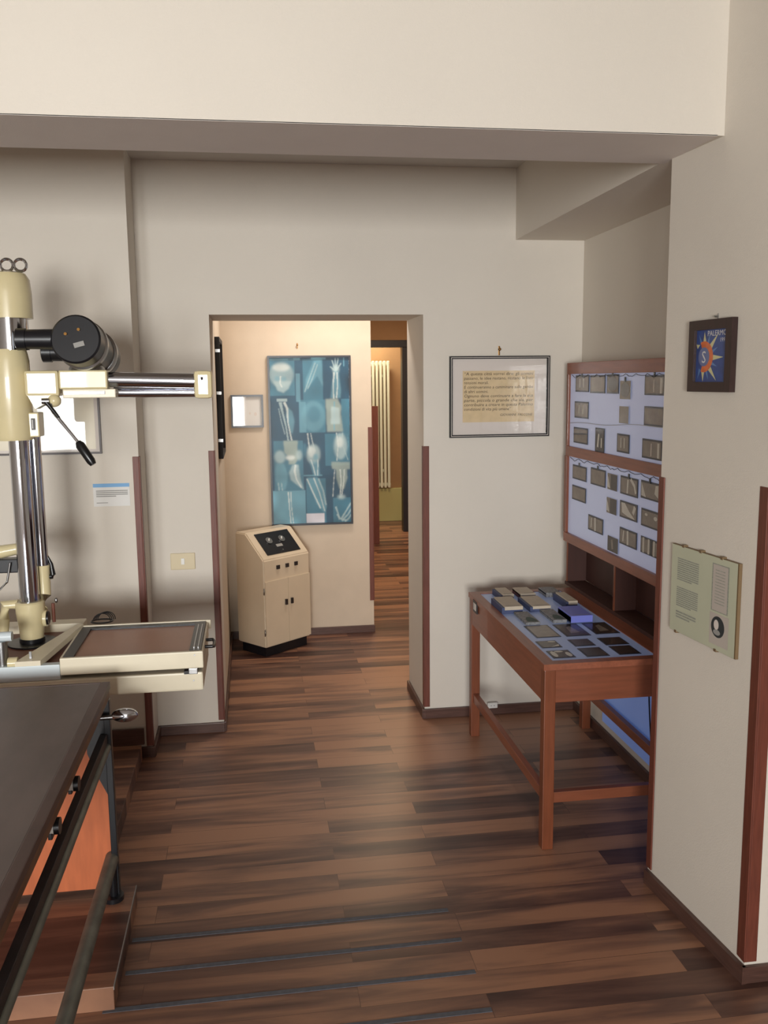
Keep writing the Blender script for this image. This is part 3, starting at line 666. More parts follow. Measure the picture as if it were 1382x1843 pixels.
for k, (a, b) in enumerate(((0.006, Wc / 2 - 0.0012), (Wc / 2 + 0.0012, Wc - 0.006))):
    m = MB(); m.prism([K(a, -0.0005, zb0 + 0.01), K(b, -0.0005, zb0 + 0.01), K(b, -0.0005, 0.478), K(a, -0.0005, 0.478)], -vd * 0.007, 'pale_enamel'); dr = part('door', t, m)
    hx = Wc / 2 + (-0.024 if k == 0 else 0.024)
    m = MB(); m.prism([K(hx - 0.007, -0.008, 0.31), K(hx + 0.007, -0.008, 0.31), K(hx + 0.007, -0.008, 0.345), K(hx - 0.007, -0.008, 0.345)], -vd * 0.012, 'dark_steel'); part('handle', dr, m)
for z in (0.14, 0.40): part('hinge', t, one('cyl', K(-0.003, -0.002, z), K(-0.003, -0.002, z + 0.04), 0.004, 'steel', seg=8))

# ------------------------------------------------------------------ light-table desk in the alcove
TX0, TX1, TY0, TY1, TZ = 0.995, 1.600, 2.955, 4.075, 0.700
t = thing('light_table', 'reddish wooden desk with a light panel set in its top, on four square legs', 'table', ((TX0 + TX1) / 2, (TY0 + TY1) / 2, 0))
LX0, LX1, LY0, LY1 = TX0 + 0.045, 1.430, TY0 + 0.04, TY1 - 0.04
m = MB()
for a, b in (((TX0, TY0), (TX1, LY0)), ((TX0, LY1), (TX1, TY1)), ((TX0, LY0), (LX0, LY1)), ((LX1, LY0), (TX1, LY1))): m.box((*a, TZ - 0.022), (*b, TZ), 'cherry_wood')
bmesh.ops.remove_doubles(m.bm, verts=m.bm.verts, dist=1e-5)
part('top_frame', t, m)
part('light_panel', t, one('box', (LX0, LY0, TZ - 0.02), (LX1, LY1, TZ - 0.003), 'table_light'), 'pale blue light panel')
ap = 0.555
for kk, (nm, a, b) in enumerate((('apron', (TX0 + 0.008, TY0 + 0.008), (TX1 - 0.008, TY0 + 0.03)), ('apron', (TX0 + 0.008, TY1 - 0.03), (TX1 - 0.008, TY1 - 0.008)), ('apron', (TX0 + 0.006, TY0 + 0.03), (TX0 + 0.028, TY1 - 0.03)), ('apron', (TX1 - 0.03, TY0 + 0.03), (TX1 - 0.008, TY1 - 0.03)))):
    part(nm, t, one('box', (*a, ap), (*b, TZ - 0.022), 'cherry_wood' if kk > 1 else 'cherry_wood_cross', bev=0.002))
lw = 0.042
LEGS = [(TX0 + 0.004, TY0 + 0.004), (TX0 + 0.004, TY1 - 0.004 - lw), (TX1 - 0.004 - lw, TY0 + 0.004), (TX1 - 0.004 - lw, TY1 - 0.004 - lw)]
for x, y in LEGS: part('leg', t, one('box', (x, y, 0), (x + lw, y + lw, TZ - 0.023), 'cherry_wood_upright', bev=0.003))
sz = 0.195
for x in (TX0 + 0.012, TX1 - 0.04): part('stretcher', t, one('box', (x, TY0 + lw, sz - 0.02), (x + 0.026, TY1 - lw, sz + 0.02), 'cherry_wood', bev=0.002))
for y in (TY0 + 0.012,): part('stretcher', t, one('box', (TX0 + lw, y, sz - 0.02), (TX1 - lw, y + 0.026, sz + 0.02), 'cherry_wood_cross', bev=0.002))
# card holder near the far end of its long side
c = at(855, 1092, X=TX0)
m = MB(); m.box((TX0 - 0.002, c.y - 0.035, c.z - 0.028), (TX0 + 0.004, c.y + 0.035, c.z + 0.028), 'dark_steel', bev=0.001); m.box((TX0 - 0.003, c.y - 0.022, c.z - 0.016), (TX0 - 0.0015, c.y + 0.022, c.z + 0.016), 'paper')
part('card_holder', t, m, 'small metal card holder with a white card')

# films lying on the light panel
rows = [[(415, 355, 630, 435), (625, 345, 838, 425), (838, 335, 1055, 408)], [(500, 468, 700, 508), (735, 455, 945, 495), (950, 443, 1190, 485)], [(578, 538, 800, 582), (805, 518, 1048, 570), (1035, 503, 1278, 555)]]
where_r = ['far', 'middle', 'near']; where_c = ['left', 'centre', 'right']
zt = TZ - 0.003
for r_, row in enumerate(rows):
    for c_, (a, b, c, d) in enumerate(row):
        p = at(840 + a / 4.065, 1040 + b / 4.065, Z=zt); q2 = at(840 + c / 4.065, 1040 + d / 4.065, Z=zt)
        xa, xb, ya, yb2 = max(min(p.x, q2.x), LX0 + 0.004), min(max(p.x, q2.x), LX1 - 0.004), max(q2.y, LY0 + 0.006), p.y
        if xb - xa < 0.07: xb = xa + 0.10
        if yb2 - ya < 0.05: yb2 = ya + 0.06
        pale = c_ == 0 and r_ > 0
        look = 'film with pale cloudy patches' if pale else ('dark film' if (r_, c_) != (0, 0) else 'brownish film')
        if r_ == 2 and c_ > 0: look = 'almost black film'
        t = thing('xray_film', '%s lying flat on the light table, %s row, %s' % (look, where_r[r_], where_c[c_]), 'film', ((xa + xb) / 2, (ya + yb2) / 2, zt), 'X-ray films lying on the light table')
        m = MB(); m.box((xa, ya, zt), (xb, yb2, zt + 0.0015), 'film_frame'); part('mount', t, m)
        m = MB(); A = Art(m, (xa, ya, zt + 0.002), (1, 0, 0), (0, 1, 0), (0, 0, 1), xb - xa, yb2 - ya); w_, h_ = xb - xa, yb2 - ya
        A.rect(0.006, 0.006, w_ - 0.006, h_ - 0.006, 'film' if (r_, c_) == (0, 0) else 'film_dark', 0)
        if pale:
            if r_ == 1: A.poly([(w_ * .1, h_ * .15), (w_ * .5, h_ * .1), (w_ * .95, h_ * .4), (w_ * .9, h_ * .15), (w_ * .5, h_ * .05)], 'film_pale', 1); A.ell(w_ * .75, h_ * .8, w_ * .2, h_ * .1, 'film_pale', 1)
            else: A.ell(w_ * .2, h_ * .5, w_ * .12, h_ * .38, 'film_pale', 1); A.ell(w_ * .82, h_ * .4, w_ * .12, h_ * .3, 'film_pale', 1); A.ell(w_ * .5, h_ * .8, w_ * .2, h_ * .1, 'film_pale', 1)
        elif r_ == 0: A.poly([(w_ * .3, h_ * .2), (w_ * .7, h_ * .25), (w_ * .6, h_ * .8), (w_ * .4, h_ * .7)], 'film', 1)
        part('film_sheet', t, m)
# boxes standing in three rows on the far half
bx = [((178, 105, 352, 168), 'box_beige', 'box_blue_side', 0.030, 'beige box with a dark blue side at the far left corner of the light table'),
      ((325, 97, 510, 155), 'box_beige', 'box_red_side', 0.026, 'beige box with dark red sides in the far row of the light table'),
      ((508, 86, 695, 140), 'box_grey', 'box_grey', 0.022, 'speckled grey box in the far right corner of the light table'),
      ((236, 172, 418, 260), 'box_beige', 'box_blue_side', 0.032, 'beige box with a dark blue side on the left of the light table, second row'),
      ((438, 160, 622, 246), 'box_beige', 'box_blue_side', 0.026, 'beige box in the middle of the stacks on the light table'),
      ((622, 142, 818, 224), 'box_beige', 'box_blue_side', 0.034, 'beige-grey box just behind the violet box on the light table'),
      ((335, 262, 545, 345), 'box_grey', 'box_green', 0.012, 'flat speckled grey packet with a green half disc, left one of two'),
      ((525, 246, 740, 330), 'box_grey', 'box_green', 0.014, 'flat speckled grey packet with a green half disc, beside the violet box'),
      ((730, 244, 928, 332), 'box_violet', 'box_blue_side', 0.034, 'bright violet-blue box on the right of the light table')]
for (a, b, c, d), m1, m2, h, lab in bx:
    p = at(840 + a / 4.065, 1040 + b / 4.065, Z=zt + h * .3); q2 = at(840 + c / 4.065, 1040 + d / 4.065, Z=zt)
    xa, xb, ya, yb2 = max(p.x, LX0 + 0.002), min(q2.x, LX1), q2.y, min(p.y, LY1)
    m = MB(); g = 0.004
    if xb - xa < 0.06: xa = xb - 0.1
    t = thing('film_box', lab, 'box', ((xa + xb) / 2, (ya + yb2) / 2, zt), 'boxes standing on the light table')
    m.box((xa + g, ya + g, zt), (xb - g, yb2 - g, zt + h * 0.85), m2 if m1 != 'box_grey' else 'box_grey', bev=0.001); part('tray', t, m)
    m = MB(); m.box((xa + g + 0.012 * (m2 == 'box_blue_side' and m1 != 'box_violet'), ya + g - 0.001, zt + h * (0.15 if m1 == 'box_violet' else 0.5)), (xb - g + 0.001, yb2 - g, zt + h), m1, bev=0.0015)
    if m2 == 'box_green':
        A = Art(m, (xa + g, ya + g, zt + h + 0.0003), (1, 0, 0), (0, 1, 0), (0, 0, 1), 1, 1); A.ell((xb - xa) * 0.5, 0.008, (xb - xa) * 0.33, (yb2 - ya) * 0.42, 'box_green', 0, t1=PI)
    else:
        A = Art(m, (xa + g, ya + g, zt + h + 0.0003), (1, 0, 0), (0, 1, 0), (0, 0, 1), 1, 1); A.rect(0.02, 0.012, (xb - xa) * 0.8, 0.016, 'print_grey', 0)
    part('lid', t, m)

# ------------------------------------------------------------------ wall light box with shelves (alcove)
UX = 1.500; UY0, UY1 = 2.72, 4.185
zT, zM1, zM0, zB1, zB0 = 1.768, 1.375, 1.328, 0.955, 0.912
t = thing('xray_viewer', 'wooden X-ray viewing cabinet with two lit white panels over open shelves', 'viewer', (UX + 0.05, (UY0 + UY1) / 2, TZ))
fr = 0.030
m = MB()
m.box((UX, UY0, zT - 0.052), (XN2 - 0.001, UY1, zT), 'cherry_wood', bev=0.002)
m.box((UX, UY0, zM0), (XN2 - 0.001, UY1, zM1), 'cherry_wood', bev=0.002)
m.box((UX - 0.004, UY0, zB0), (XN2 - 0.001, UY1, zB1), 'cherry_wood', bev=0.002)
m.box((UX, UY1 - fr * .7, zM1), (XN2 - 0.001, UY1, zT - 0.052), 'cherry_wood_upright', bev=0.002); m.box((UX - 0.002, UY1 - fr * .7, zB1), (XN2 - 0.001, UY1 + 0.01, zM0), 'cherry_wood_upright', bev=0.002)
m.box((UX, UY0, zM1), (XN2 - 0.001, UY0 + fr, zT - 0.052), 'cherry_wood_upright', bev=0.002); m.box((UX, UY0, zB1), (XN2 - 0.001, UY0 + fr, zM0), 'cherry_wood_upright', bev=0.002)
part('frame', t, m)
for a, b in ((zM1, zT - 0.052), (zB1, zM0)): part('light_panel', t, one('box', (UX + 0.012, UY0 + fr, a), (UX + 0.035, UY1 - fr * .7, b), 'light_panel'), 'lit white panel')
m = MB(); m.box((UX + 0.1, UY0, TZ + 0.016), (XN2 - 0.001, UY1 - 0.03, zB0), 'dark_board'); part('back_board', t, m)
m = MB(); m.box((UX - 0.002, UY0, TZ + 0.0005), (XN2 - 0.02, UY1 - 0.03, TZ + 0.016), 'dark_board'); part('shelf', t, m)
for y in (3.56, 2.98, UY1 - 0.045): 
    m = MB(); m.box((UX + 0.006, y, TZ + 0.016), (UX + 0.1, y + 0.012, zB0), 'dark_board'); m.box((UX + 0.002, y - 0.0005, TZ + 0.016), (UX + 0.006, y + 0.0125, zB0), 'cherry_wood_upright'); part('divider', t, m)
# hanging cords along the top edges of both panels
for zc, n_ in ((zT - 0.056, 11), (zM0 - 0.004, 10)):
    m = MB()
    ys = [3.0 + k * (UY1 - 3.05) / n_ for k in range(n_ + 1)]
    for a, b in zip(ys, ys[1:]):
        pts = [(UX + 0.006, a + (b - a) * s_ / 6, zc - 0.010 * math.sin(PI * s_ / 6) * random.uniform(0.6, 1.5)) for s_ in range(7)]; m.sweep(pts, 0.0014, 'film_frame', seg=5)
    bmesh.ops.remove_doubles(m.bm, verts=m.bm.verts, dist=1e-5); part('hanging_wire', t, m, 'thin dark hanging wire')
m = MB(); m.sweep([(UX + 0.008, 4.15 - k * 0.11, 1.485 + 0.004 * math.sin(k * 1.2) + 0.0035 * k) for k in range(11)], 0.0013, 'steel', seg=5); part('wire', t, m)

F = {'A': (245, 195, 345, 325), 'B': (358, 195, 470, 335), 'C': (488, 188, 575, 338), 'D': (588, 235, 668, 383), 'E': (780, 195, 930, 352), 'F': (237, 395, 340, 532), 'G': (582, 430, 652, 572), 'H': (775, 432, 922, 597), 'I': (230, 592, 335, 732), 'J': (397, 597, 463, 797), 'K': (565, 642, 655, 802), 'L': (760, 680, 908, 858),
     'M': (222, 880, 325, 1020), 'N': (362, 903, 472, 1065), 'O': (492, 945, 565, 1095), 'P': (592, 965, 722, 1145), 'Q': (750, 1000, 890, 1180), 'R': (218, 1037, 320, 1185), 'S': (485, 1130, 560, 1280), 'T': (587, 1155, 717, 1332), 'U': (752, 1215, 885, 1400), 'V': (342, 1265, 452, 1430), 'W': (492, 1425, 570, 1580), 'X': (585, 1362, 713, 1545), 'Y': (748, 1430, 880, 1615)}
FL = {'A': 'leftmost film of the top row on the upper light panel, dark-framed', 'B': 'second film from the left in the top row of the upper light panel', 'C': 'darker narrow film, third from the left in the top row of the upper panel',
      'D': 'unframed dark film hanging by a clip near the top of the upper panel', 'E': 'large film at the top right of the upper light panel', 'F': 'small framed film with two pale bones, middle left of the upper panel',
      'G': 'unframed blurry brown film in the middle of the upper light panel', 'H': 'plain brown framed film, middle right of the upper panel', 'I': 'framed film crossed by a dark bar, bottom left of the upper panel',
      'J': 'tall narrow dark film with white streaks low on the upper panel', 'K': 'framed film with two short pale marks low on the upper panel', 'L': 'large framed film with a pale right edge, bottom right of upper panel',
      'M': 'plain framed film in the top left corner of the lower light panel', 'N': 'second film from the left in the top row of the lower panel', 'O': 'narrow dark film with white left edge, top row of lower panel',
      'P': 'framed film with white curved streaks in the top row of the lower panel', 'Q': 'large film at the top right of the lower light panel', 'R': 'plain framed film directly below the top left one on the lower panel',
      'S': 'narrow dark film with a white left edge, middle of the lower panel', 'T': 'framed film with broad white diagonal bones on the lower panel', 'U': 'plain film at the middle right edge of the lower light panel',
      'V': 'framed film with a pale upright bone, low left on the lower panel', 'W': 'narrow dark film at the very bottom of the lower light panel', 'X': 'framed film with pale upright bone below the diagonal-bone film', 'Y': 'film with white and black stripes, bottom right of lower panel'}
XF = UX + 0.011
for k, (a, b, c, d) in F.items():
    p = at(980 + a / 4.2875, 630 + b / 4.2875, X=XF); q2 = at(980 + c / 4.2875, 630 + d / 4.2875, X=XF)
    yl, yr_, zt_, zb_ = p.y, q2.y, p.z, q2.z; w_, h_ = yl - yr_, zt_ - zb_
    t = thing('xray_film', FL[k], 'film', (XF, (yl + yr_) / 2, zb_), 'X-ray films hanging on the upper light panel' if k <= 'L' else 'X-ray films hanging on the lower light panel')
    fr_ = 0.007 if k in 'ABCEFHIJKLMNPQRTUVXY' else 0.001
    m = MB()
    if fr_ > 0.002:
        m.box((XF - 0.003, yr_, zb_), (XF - 0.001, yl, zt_), 'film_frame'); part('mount', t, m); m = MB()
    A = Art(m, (XF - 0.0034, yl, zb_), (0, -1, 0), (0, 0, 1), (-1, 0, 0), w_, h_)
    dk = k in 'CDJOSW'
    A.rect(fr_, fr_, w_ - fr_, h_ - fr_, 'film_dark' if k in 'JW' else 'film', 0)
    if k in 'OSQ': A.poly([(fr_, h_ * .15), (w_ * .3, h_ * .1), (w_ * .15, h_ * .6), (fr_, h_ * .9)], 'film_pale', 1)
    if k in 'DCOSG': A.rect(w_ * .35, fr_, w_ - fr_, h_ * .95, 'film_dark', 2) if k in 'OS' else A.ell(w_ / 2, h_ / 2, w_ * .4, h_ * .4, 'film_dark' if k != 'G' else 'film', 2)
    if k in 'AFK':
        for s_ in (.35, .62): A.stroke([(w_ * s_, h_ * .25), (w_ * s_, h_ * .8)], w_ * .07, 'film_pale', 1)
    if k == 'I': A.stroke([(0, h_ * .55), (w_, h_ * .66)], h_ * .07, 'film_frame', 2)
    if k == 'J': A.stroke([(w_ * .3, h_ * .2), (w_ * .4, h_ * .75)], w_ * .16, 'film_pale', 1); A.stroke([(w_ * .7, h_ * .2), (w_ * .7, h_ * .6)], w_ * .12, 'film_pale', 1)
    if k in 'EL': A.rect(w_ * .78, h_ * .1, w_ * .88, h_ * .85, 'film_pale', 1); A.rect(w_ * .45, h_ * .15, w_ * .5, h_ * .8, 'mat_board', 1)
    if k == 'P': A.stroke([(w_ * .42, h_ * .1), (w_ * .45, h_ * .85)], w_ * .08, 'film_pale', 1); A.stroke([(w_ * .9, h_ * .2), (w_ * .82, h_ * .6), (w_ * .6, h_ * .92)], w_ * .09, 'film_pale', 1)
    if k == 'T': A.poly([(w_ * .1, h_ * .9), (w_ * .3, h_ * .9), (w_ * .55, h_ * .5), (w_ * .9, h_ * .1), (w_ * .5, h_ * .15), (w_ * .15, h_ * .3)], 'film_pale', 1); A.stroke([(w_ * .88, h_ * .85), (w_ * .78, h_ * .4)], w_ * .12, 'film_pale', 1)
    if k in 'VX': A.stroke([(w_ * .5, h_ * .08), (w_ * .48, h_ * .92)], w_ * .1, 'film_pale', 1); A.stroke([(w_ * .22, h_ * .2), (w_ * .25, h_ * .85)], w_ * .06, 'film_pale', 1)
    if k == 'Y': [A.rect(w_ * s_, h_ * .05, w_ * (s_ + .1), h_ * .95, 'film_pale', 1) for s_ in (.12, .42, .72)]; A.rect(w_ * .56, h_ * .03, w_ * .66, h_ * .97, 'film_frame', 2)
    if k in 'Q': A.poly([(w_ * .75, h_ * .4), (w_ * .95, h_ * .2), (w_ * .95, h_ * .9), (w_ * .8, h_ * .85)], 'film_pale', 1)
    if k == 'U': A.ell(w_ * .82, h_ * .62, w_ * .1, h_ * .12, 'film_pale', 1); A.ell(w_ * .3, h_ * .7, w_ * .08, h_ * .08, 'film_pale', 1)
    if k == 'W': A.stroke([(w_ * .5, h_ * .2), (w_ * .42, h_ * .8)], w_ * .18, 'film', 1)
    part('film_sheet', t, m)
    if k in 'ACDEMNPQ':
        m = MB(); m.box((XF - 0.006, (yl + yr_) / 2 - 0.006, zt_ - 0.006), (XF - 0.002, (yl + yr_) / 2 + 0.006, zt_ + 0.014), 'black_plastic', bev=0.001); part('clip', t, m, 'small black clip')
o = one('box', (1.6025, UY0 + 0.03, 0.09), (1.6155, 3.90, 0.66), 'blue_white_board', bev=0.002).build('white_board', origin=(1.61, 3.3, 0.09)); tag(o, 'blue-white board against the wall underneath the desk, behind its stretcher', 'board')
# loose cables by the lower panel
c0 = at(1163, 1262, X=1.59)
m = MB()
for k in range(2):
    m.sweep([(1.594 - 0.004 * k, c0.y - 0.05 * (s_ / 8) ** 1.6 - 0.014 * k, c0.z + 0.18 - 0.36 * s_ / 8) for s_ in range(9)], 0.0022, 'black_plastic', seg=6)
o = m.build('cable', origin=(1.59, c0.y, c0.z)); tag(o, 'thin dark cables hanging in front of the blue-white board under the desk', 'cable')

# ------------------------------------------------------------------ laminate platforms under the apparatus
m = MB(); m.box((-2.6, 2.845, 0), (-0.535, YL - 0.031, 0.07), 'laminate', bev=0.002); o = m.build('floor_platform', origin=(-1.5, 3.4, 0)); tag(o, 'low laminate-covered platform running back to the left wall', 'platform')
m = MB(); m.box((-2.6, 2.335, 0), (-0.418, 2.842, 0.07), 'laminate', bev=0.002); m.box((-0.4185, 2.335, 0.060), (-0.4165, 2.842, 0.0705), 'print_grey')
o = m.build('floor_platform', origin=(-1.5, 2.6, 0)); tag(o, 'low laminate-covered platform below the near end of the examination table', 'platform')
# grey strips on the floor
for i, (xl, xr, y) in enumerate(((-0.41, 0.582, 2.648), (-0.41, 0.589, 2.489), (-0.45, 0.594, 2.334), (-0.45, 0.599, 2.172))):
    m = MB(); m.box((xl, y - 0.009, 0.0), (xr - 0.0, y + 0.009, 0.0015), 'tape', bev=0.0005)
    o = m.build('floor_strip', origin=((xl + xr) / 2, y, 0)); tag(o, 'grey anti-slip strip on the floor, %s of the four' % ['farthest', 'second farthest', 'second nearest', 'nearest'][i], 'strip', 'four grey strips on the floor')

# ------------------------------------------------------------------ examination table
EX, EY1, EY0, EZ = -0.457, 2.800, 0.95, 0.780
t = thing('examination_table', 'old dark-topped examination table with steel rails and orange end board', 'table', (-0.9, 2.0, 0.07))
m = MB(); m.box((-1.36, EY0 + 0.03, EZ - 0.02), (EX - 0.028, EY1 - 0.012, EZ - 0.001), 'table_sheet'); part('tabletop', t, m)
m = MB(); m.box((EX - 0.028, EY0, EZ - 0.022), (EX, EY1, EZ), 'table_rim', bev=0.003); m.box((-1.39, EY1 - 0.012, EZ - 0.022), (EX - 0.028, EY1, EZ), 'table_rim', bev=0.002); m.box((-1.39, EY0, EZ - 0.022), (-1.36, EY1 - 0.012, EZ), 'table_rim', bev=0.002)
part('rim', t, m)
m = MB(); m.box((EX - 0.05, EY0, EZ - 0.052), (EX - 0.004, EY1 - 0.004, EZ - 0.022), 'table_edge', bev=0.002); m.box((-1.38, EY1 - 0.04, EZ - 0.052), (EX - 0.05, EY1 - 0.006, EZ - 0.022), 'table_edge'); m.box((-1.38, EY0, EZ - 0.052), (-1.34, EY1 - 0.04, EZ - 0.022), 'table_edge'); part('side_board', t, m)
m = MB(); m.box((EX - 0.035, EY0, 0.592), (EX - 0.013, EY1 - 0.03, 0.622), 'dark_steel', bev=0.002); part('side_rail', t, m, 'flat dark side rail')
part('rail_tube', t, one('cyl', (EX - 0.016, EY0, 0.578), (EX - 0.016, EY1 - 0.02, 0.578), 0.0125, 'grey_tube'), 'grey tube rail')
part('lower_tube', t, one('cyl', (EX - 0.022, EY0, 0.205), (EX - 0.022, EY1 - 0.015, 0.205), 0.021, 'grey_tube'), 'lower grey tube rail')
for x0_ in (EX - 0.022, -1.36):
    m = MB(); m.box((x0_, EY1 - 0.03, 0.075), (x0_ + 0.020, EY1 - 0.004, EZ - 0.05), 'black_enamel', bev=0.002)
    s_ = -1 if x0_ > -1 else 1; xe = x0_ if s_ < 0 else x0_ + 0.02
    m.prism([(xe, EY1 - 0.026, EZ - 0.052), (xe + s_ * 0.055, EY1 - 0.026, EZ - 0.052), (xe + s_ * 0.055, EY1 - 0.026, 0.56), (xe + s_ * 0.035, EY1 - 0.026, 0.50), (xe, EY1 - 0.026, 0.42)], (0, 0.012, 0), 'black_enamel')
    m.cyl((x0_ + 0.0, EY1 - 0.03, 0.07), (x0_ + 0.0, EY1 - 0.03, 0.085), 0.032, 'black_enamel'); m.cyl((x0_ + 0.002, EY1 - 0.03, 0.085), (x0_ + 0.002, EY1 - 0.03, 0.21), 0.012, 'black_enamel')
    part('leg', t, m)
for x0_ in (EX - 0.022, -1.36):
    m = MB(); m.box((x0_, EY0, 0.0), (x0_ + 0.02, EY0 + 0.026, EZ - 0.05), 'black_enamel', bev=0.002); part('leg', t, m)
m = MB(); m.prism([(-1.34, EY1 - 0.012, 0.10), (EX - 0.02, EY1 - 0.012, 0.10), (EX - 0.02, EY1 - 0.012, 0.42), (EX - 0.05, EY1 - 0.012, 0.53), (EX - 0.08, EY1 - 0.012, 0.58), (EX - 0.08, EY1 - 0.012, EZ - 0.06), (-1.34, EY1 - 0.012, EZ - 0.06)], (0, 0.010, 0), 'orange_ply'); part('end_board', t, m, 'orange plywood end board')
# clamps on the side rail
for yy, zz_, k in ((2.24, 0.703, 0), (2.01, 0.708, 1)):
    m = MB(); xk = EX - 0.012
    m.cyl((xk - 0.035, yy, zz_), (xk + 0.004, yy, zz_), 0.007, 'steel'); m.cyl((xk - 0.022, yy, zz_), (xk + 0.002, yy, zz_), 0.017, 'white_plastic', seg=16); m.cyl((xk + 0.002, yy, zz_), (xk + 0.014, yy, zz_), 0.019, 'black_plastic');  m.box((xk - 0.012, yy - 0.012, 0.68), (xk - 0.002, yy + 0.012, zz_), 'black_enamel', bev=0.002)
    part('clamp_knob', t, m, 'steel and black clamp knob')
# chrome lever at the far corner
m = MB(); h0 = at(178, 1291, Y=2.76); h1 = at(245, 1287, Y=2.76)
m.cyl((h0.x, 2.755, h0.z), (h0.x + 0.045, 2.755, h0.z + 0.0), 0.008, 'steel'); m.sphere(((h0.x + 0.045 + h1.x) / 2, 2.755, h0.z + 0.004), 0.5, 'chrome', scale=((h1.x - h0.x - 0.03), 0.04, 0.044))
part('lever', t, m, 'chrome oval lever')

# ------------------------------------------------------------------ cassette table with tray
CZ = 0.805
t = thing('cassette_table', 'cream metal cassette table with a dark-edged tray beside the X-ray column', 'table', (-0.7, 3.2, 0.07))
ya, yb2 = 3.00, 3.375; xa, xb = -0.645, -0.182
m = MB(); m.box((xa, ya - 0.012, CZ - 0.058), (xb, ya + 0.004, CZ), 'cream_plate', bev=0.004); m.box((xa, yb2, CZ - 0.03), (xb + 0.01, yb2 + 0.014, CZ + 0.004), 'cream_plate', bev=0.003); m.box((xb - 0.008, ya, CZ - 0.058), (xb, yb2, CZ - 0.004), 'cream_plate', bev=0.002); m.box((xa, ya, CZ - 0.058), (xa + 0.008, yb2, CZ), 'cream_plate', bev=0.002)
part('upper_box', t, m)
m = MB(); m.box((-1.45, ya - 0.012, CZ - 0.135), (xb - 0.003, yb2, CZ - 0.072), 'cream_plate', bev=0.006); part('lower_box', t, m)
m = MB(); m.box((xa + 0.008, ya + 0.004, CZ - 0.02), (xa + 0.042, yb2, CZ + 0.001), 'black_enamel'); m.box((xa + 0.042, yb2 - 0.03, CZ - 0.02), (xb - 0.008, yb2, CZ + 0.001), 'black_enamel'); m.box((xb - 0.046, ya + 0.004, CZ - 0.02), (xb - 0.008, yb2 - 0.03, CZ + 0.001), 'black_enamel')
m.box((xb - 0.034, ya + 0.03, CZ + 0.001), (xb - 0.03, yb2 - 0.05, CZ + 0.004), 'steel'); m.box((xb - 0.02, ya + 0.03, CZ + 0.001), (xb - 0.016, yb2 - 0.05, CZ + 0.004), 'steel')
part('tray_edge', t, m, 'black tray edging')
part('tray_bottom', t, one('box', (xa + 0.04, ya + 0.004, CZ - 0.02), (xb - 0.044, yb2 - 0.028, CZ - 0.006), 'tray_felt'), 'reddish glossy tray bottom')
m = MB(); hz = CZ - 0.022; m.sweep([(xb, 3.20, hz), (xb + 0.024, 3.20, hz), (xb + 0.030, 3.185, hz - .004), (xb + 0.030, 3.13, hz - .004), (xb + 0.024, 3.115, hz), (xb, 3.115, hz)], 0.006, 'black_plastic', seg=10); part('tray_handle', t, m, 'black loop handle')
part('screw', t, one('cyl', (xb - 0.028, ya - 0.0135, CZ - 0.012), (xb - 0.028, ya - 0.011, CZ - 0.012), 0.003, 'steel', seg=10)); part('screw', t, one('cyl', (xb - 0.034, ya - 0.0135, CZ - 0.1), (xb - 0.034, ya - 0.011, CZ - 0.1), 0.003, 'steel', seg=10))
m = MB(); m.box((xb - 0.05, ya - 0.013, CZ - 0.078), (xb - 0.02, ya + 0.01, CZ - 0.058), 'steel', bev=0.002); m.box((xb - 0.065, ya - 0.0125, CZ - 0.077), (xb - 0.05, ya + 0.01, CZ - 0.066), 'black_plastic'); part('catch', t, m, 'steel catch')
m = MB(); m.prism([(xa - 0.012, yb2, CZ + 0.012), (xa + 0.01, yb2, CZ + 0.012), (xa - 0.06, ya - 0.01, CZ - 0.004), (xa - 0.14, ya - 0.01, CZ - 0.004)], (0, 0, -0.02), 'cream_plate')
m.box((-1.45, ya + 0.0, CZ - 0.07), (xa - 0.01, yb2 + 0.08, CZ - 0.03), 'red_brown'); m.box((-1.45, ya - 0.012, CZ - 0.072), (xa - 0.0, ya + 0.02, CZ - 0.02), 'white_enamel', bev=0.003); m.box((-1.45, yb2 + 0.06, CZ - 0.07), (xa, yb2 + 0.13, CZ + 0.0), 'cream_plate', bev=0.003); part('bed', t, m)
for x in (-1.35, -0.78): part('leg', t, one('box', (x, 3.12, 0.07), (x + 0.08, 3.26, CZ - 0.135), 'cream_plate', bev=0.004))
m = MB(); yy = 3.02
m.cyl((-1.3, yy, CZ + 0.075), (-0.795, yy, CZ + 0.075), 0.016, 'white_enamel'); m.cyl((-0.83, yy, CZ - 0.02), (-0.83, yy, CZ + 0.06), 0.018, 'steel'); m.sphere((-0.86, yy - 0.01, CZ - 0.002), 0.016, 'chrome'); m.cyl((-0.81, yy - 0.01, CZ - 0.012), (-0.78, yy - 0.01, CZ - 0.012), 0.018, 'cream_enamel'); m.box((-0.745, yy - .004, CZ - .03), (-0.738, yy + .004, CZ + 0.02), 'steel')
part('side_arm', t, m, 'white side arm on a steel stub')
# coil of cable on the far edge of the tray
m = MB()
for k in range(4): m.sweep([(-0.575 + 0.006 * k + 0.032 * math.cos(s_), 3.41 + 0.02 * math.sin(s_ * 1) * 0.8, CZ + 0.010 + 0.026 * abs(math.sin(s_)) + 0.002 * k) for s_ in [PI * j / 10 for j in range(11)]], 0.0018, 'black_plastic', seg=6)
m.sweep([(-0.575 + 0.04 * math.cos(2 * PI * j / 20), 3.42 + 0.03 * math.sin(2 * PI * j / 20), CZ + 0.008) for j in range(20)], 0.003, 'black_plastic', seg=6, closed=True)
o = m.build('cable_coil', origin=(-0.575, 3.42, CZ)); tag(o, 'small coil of black cable on the far edge of the cassette table', 'cable')

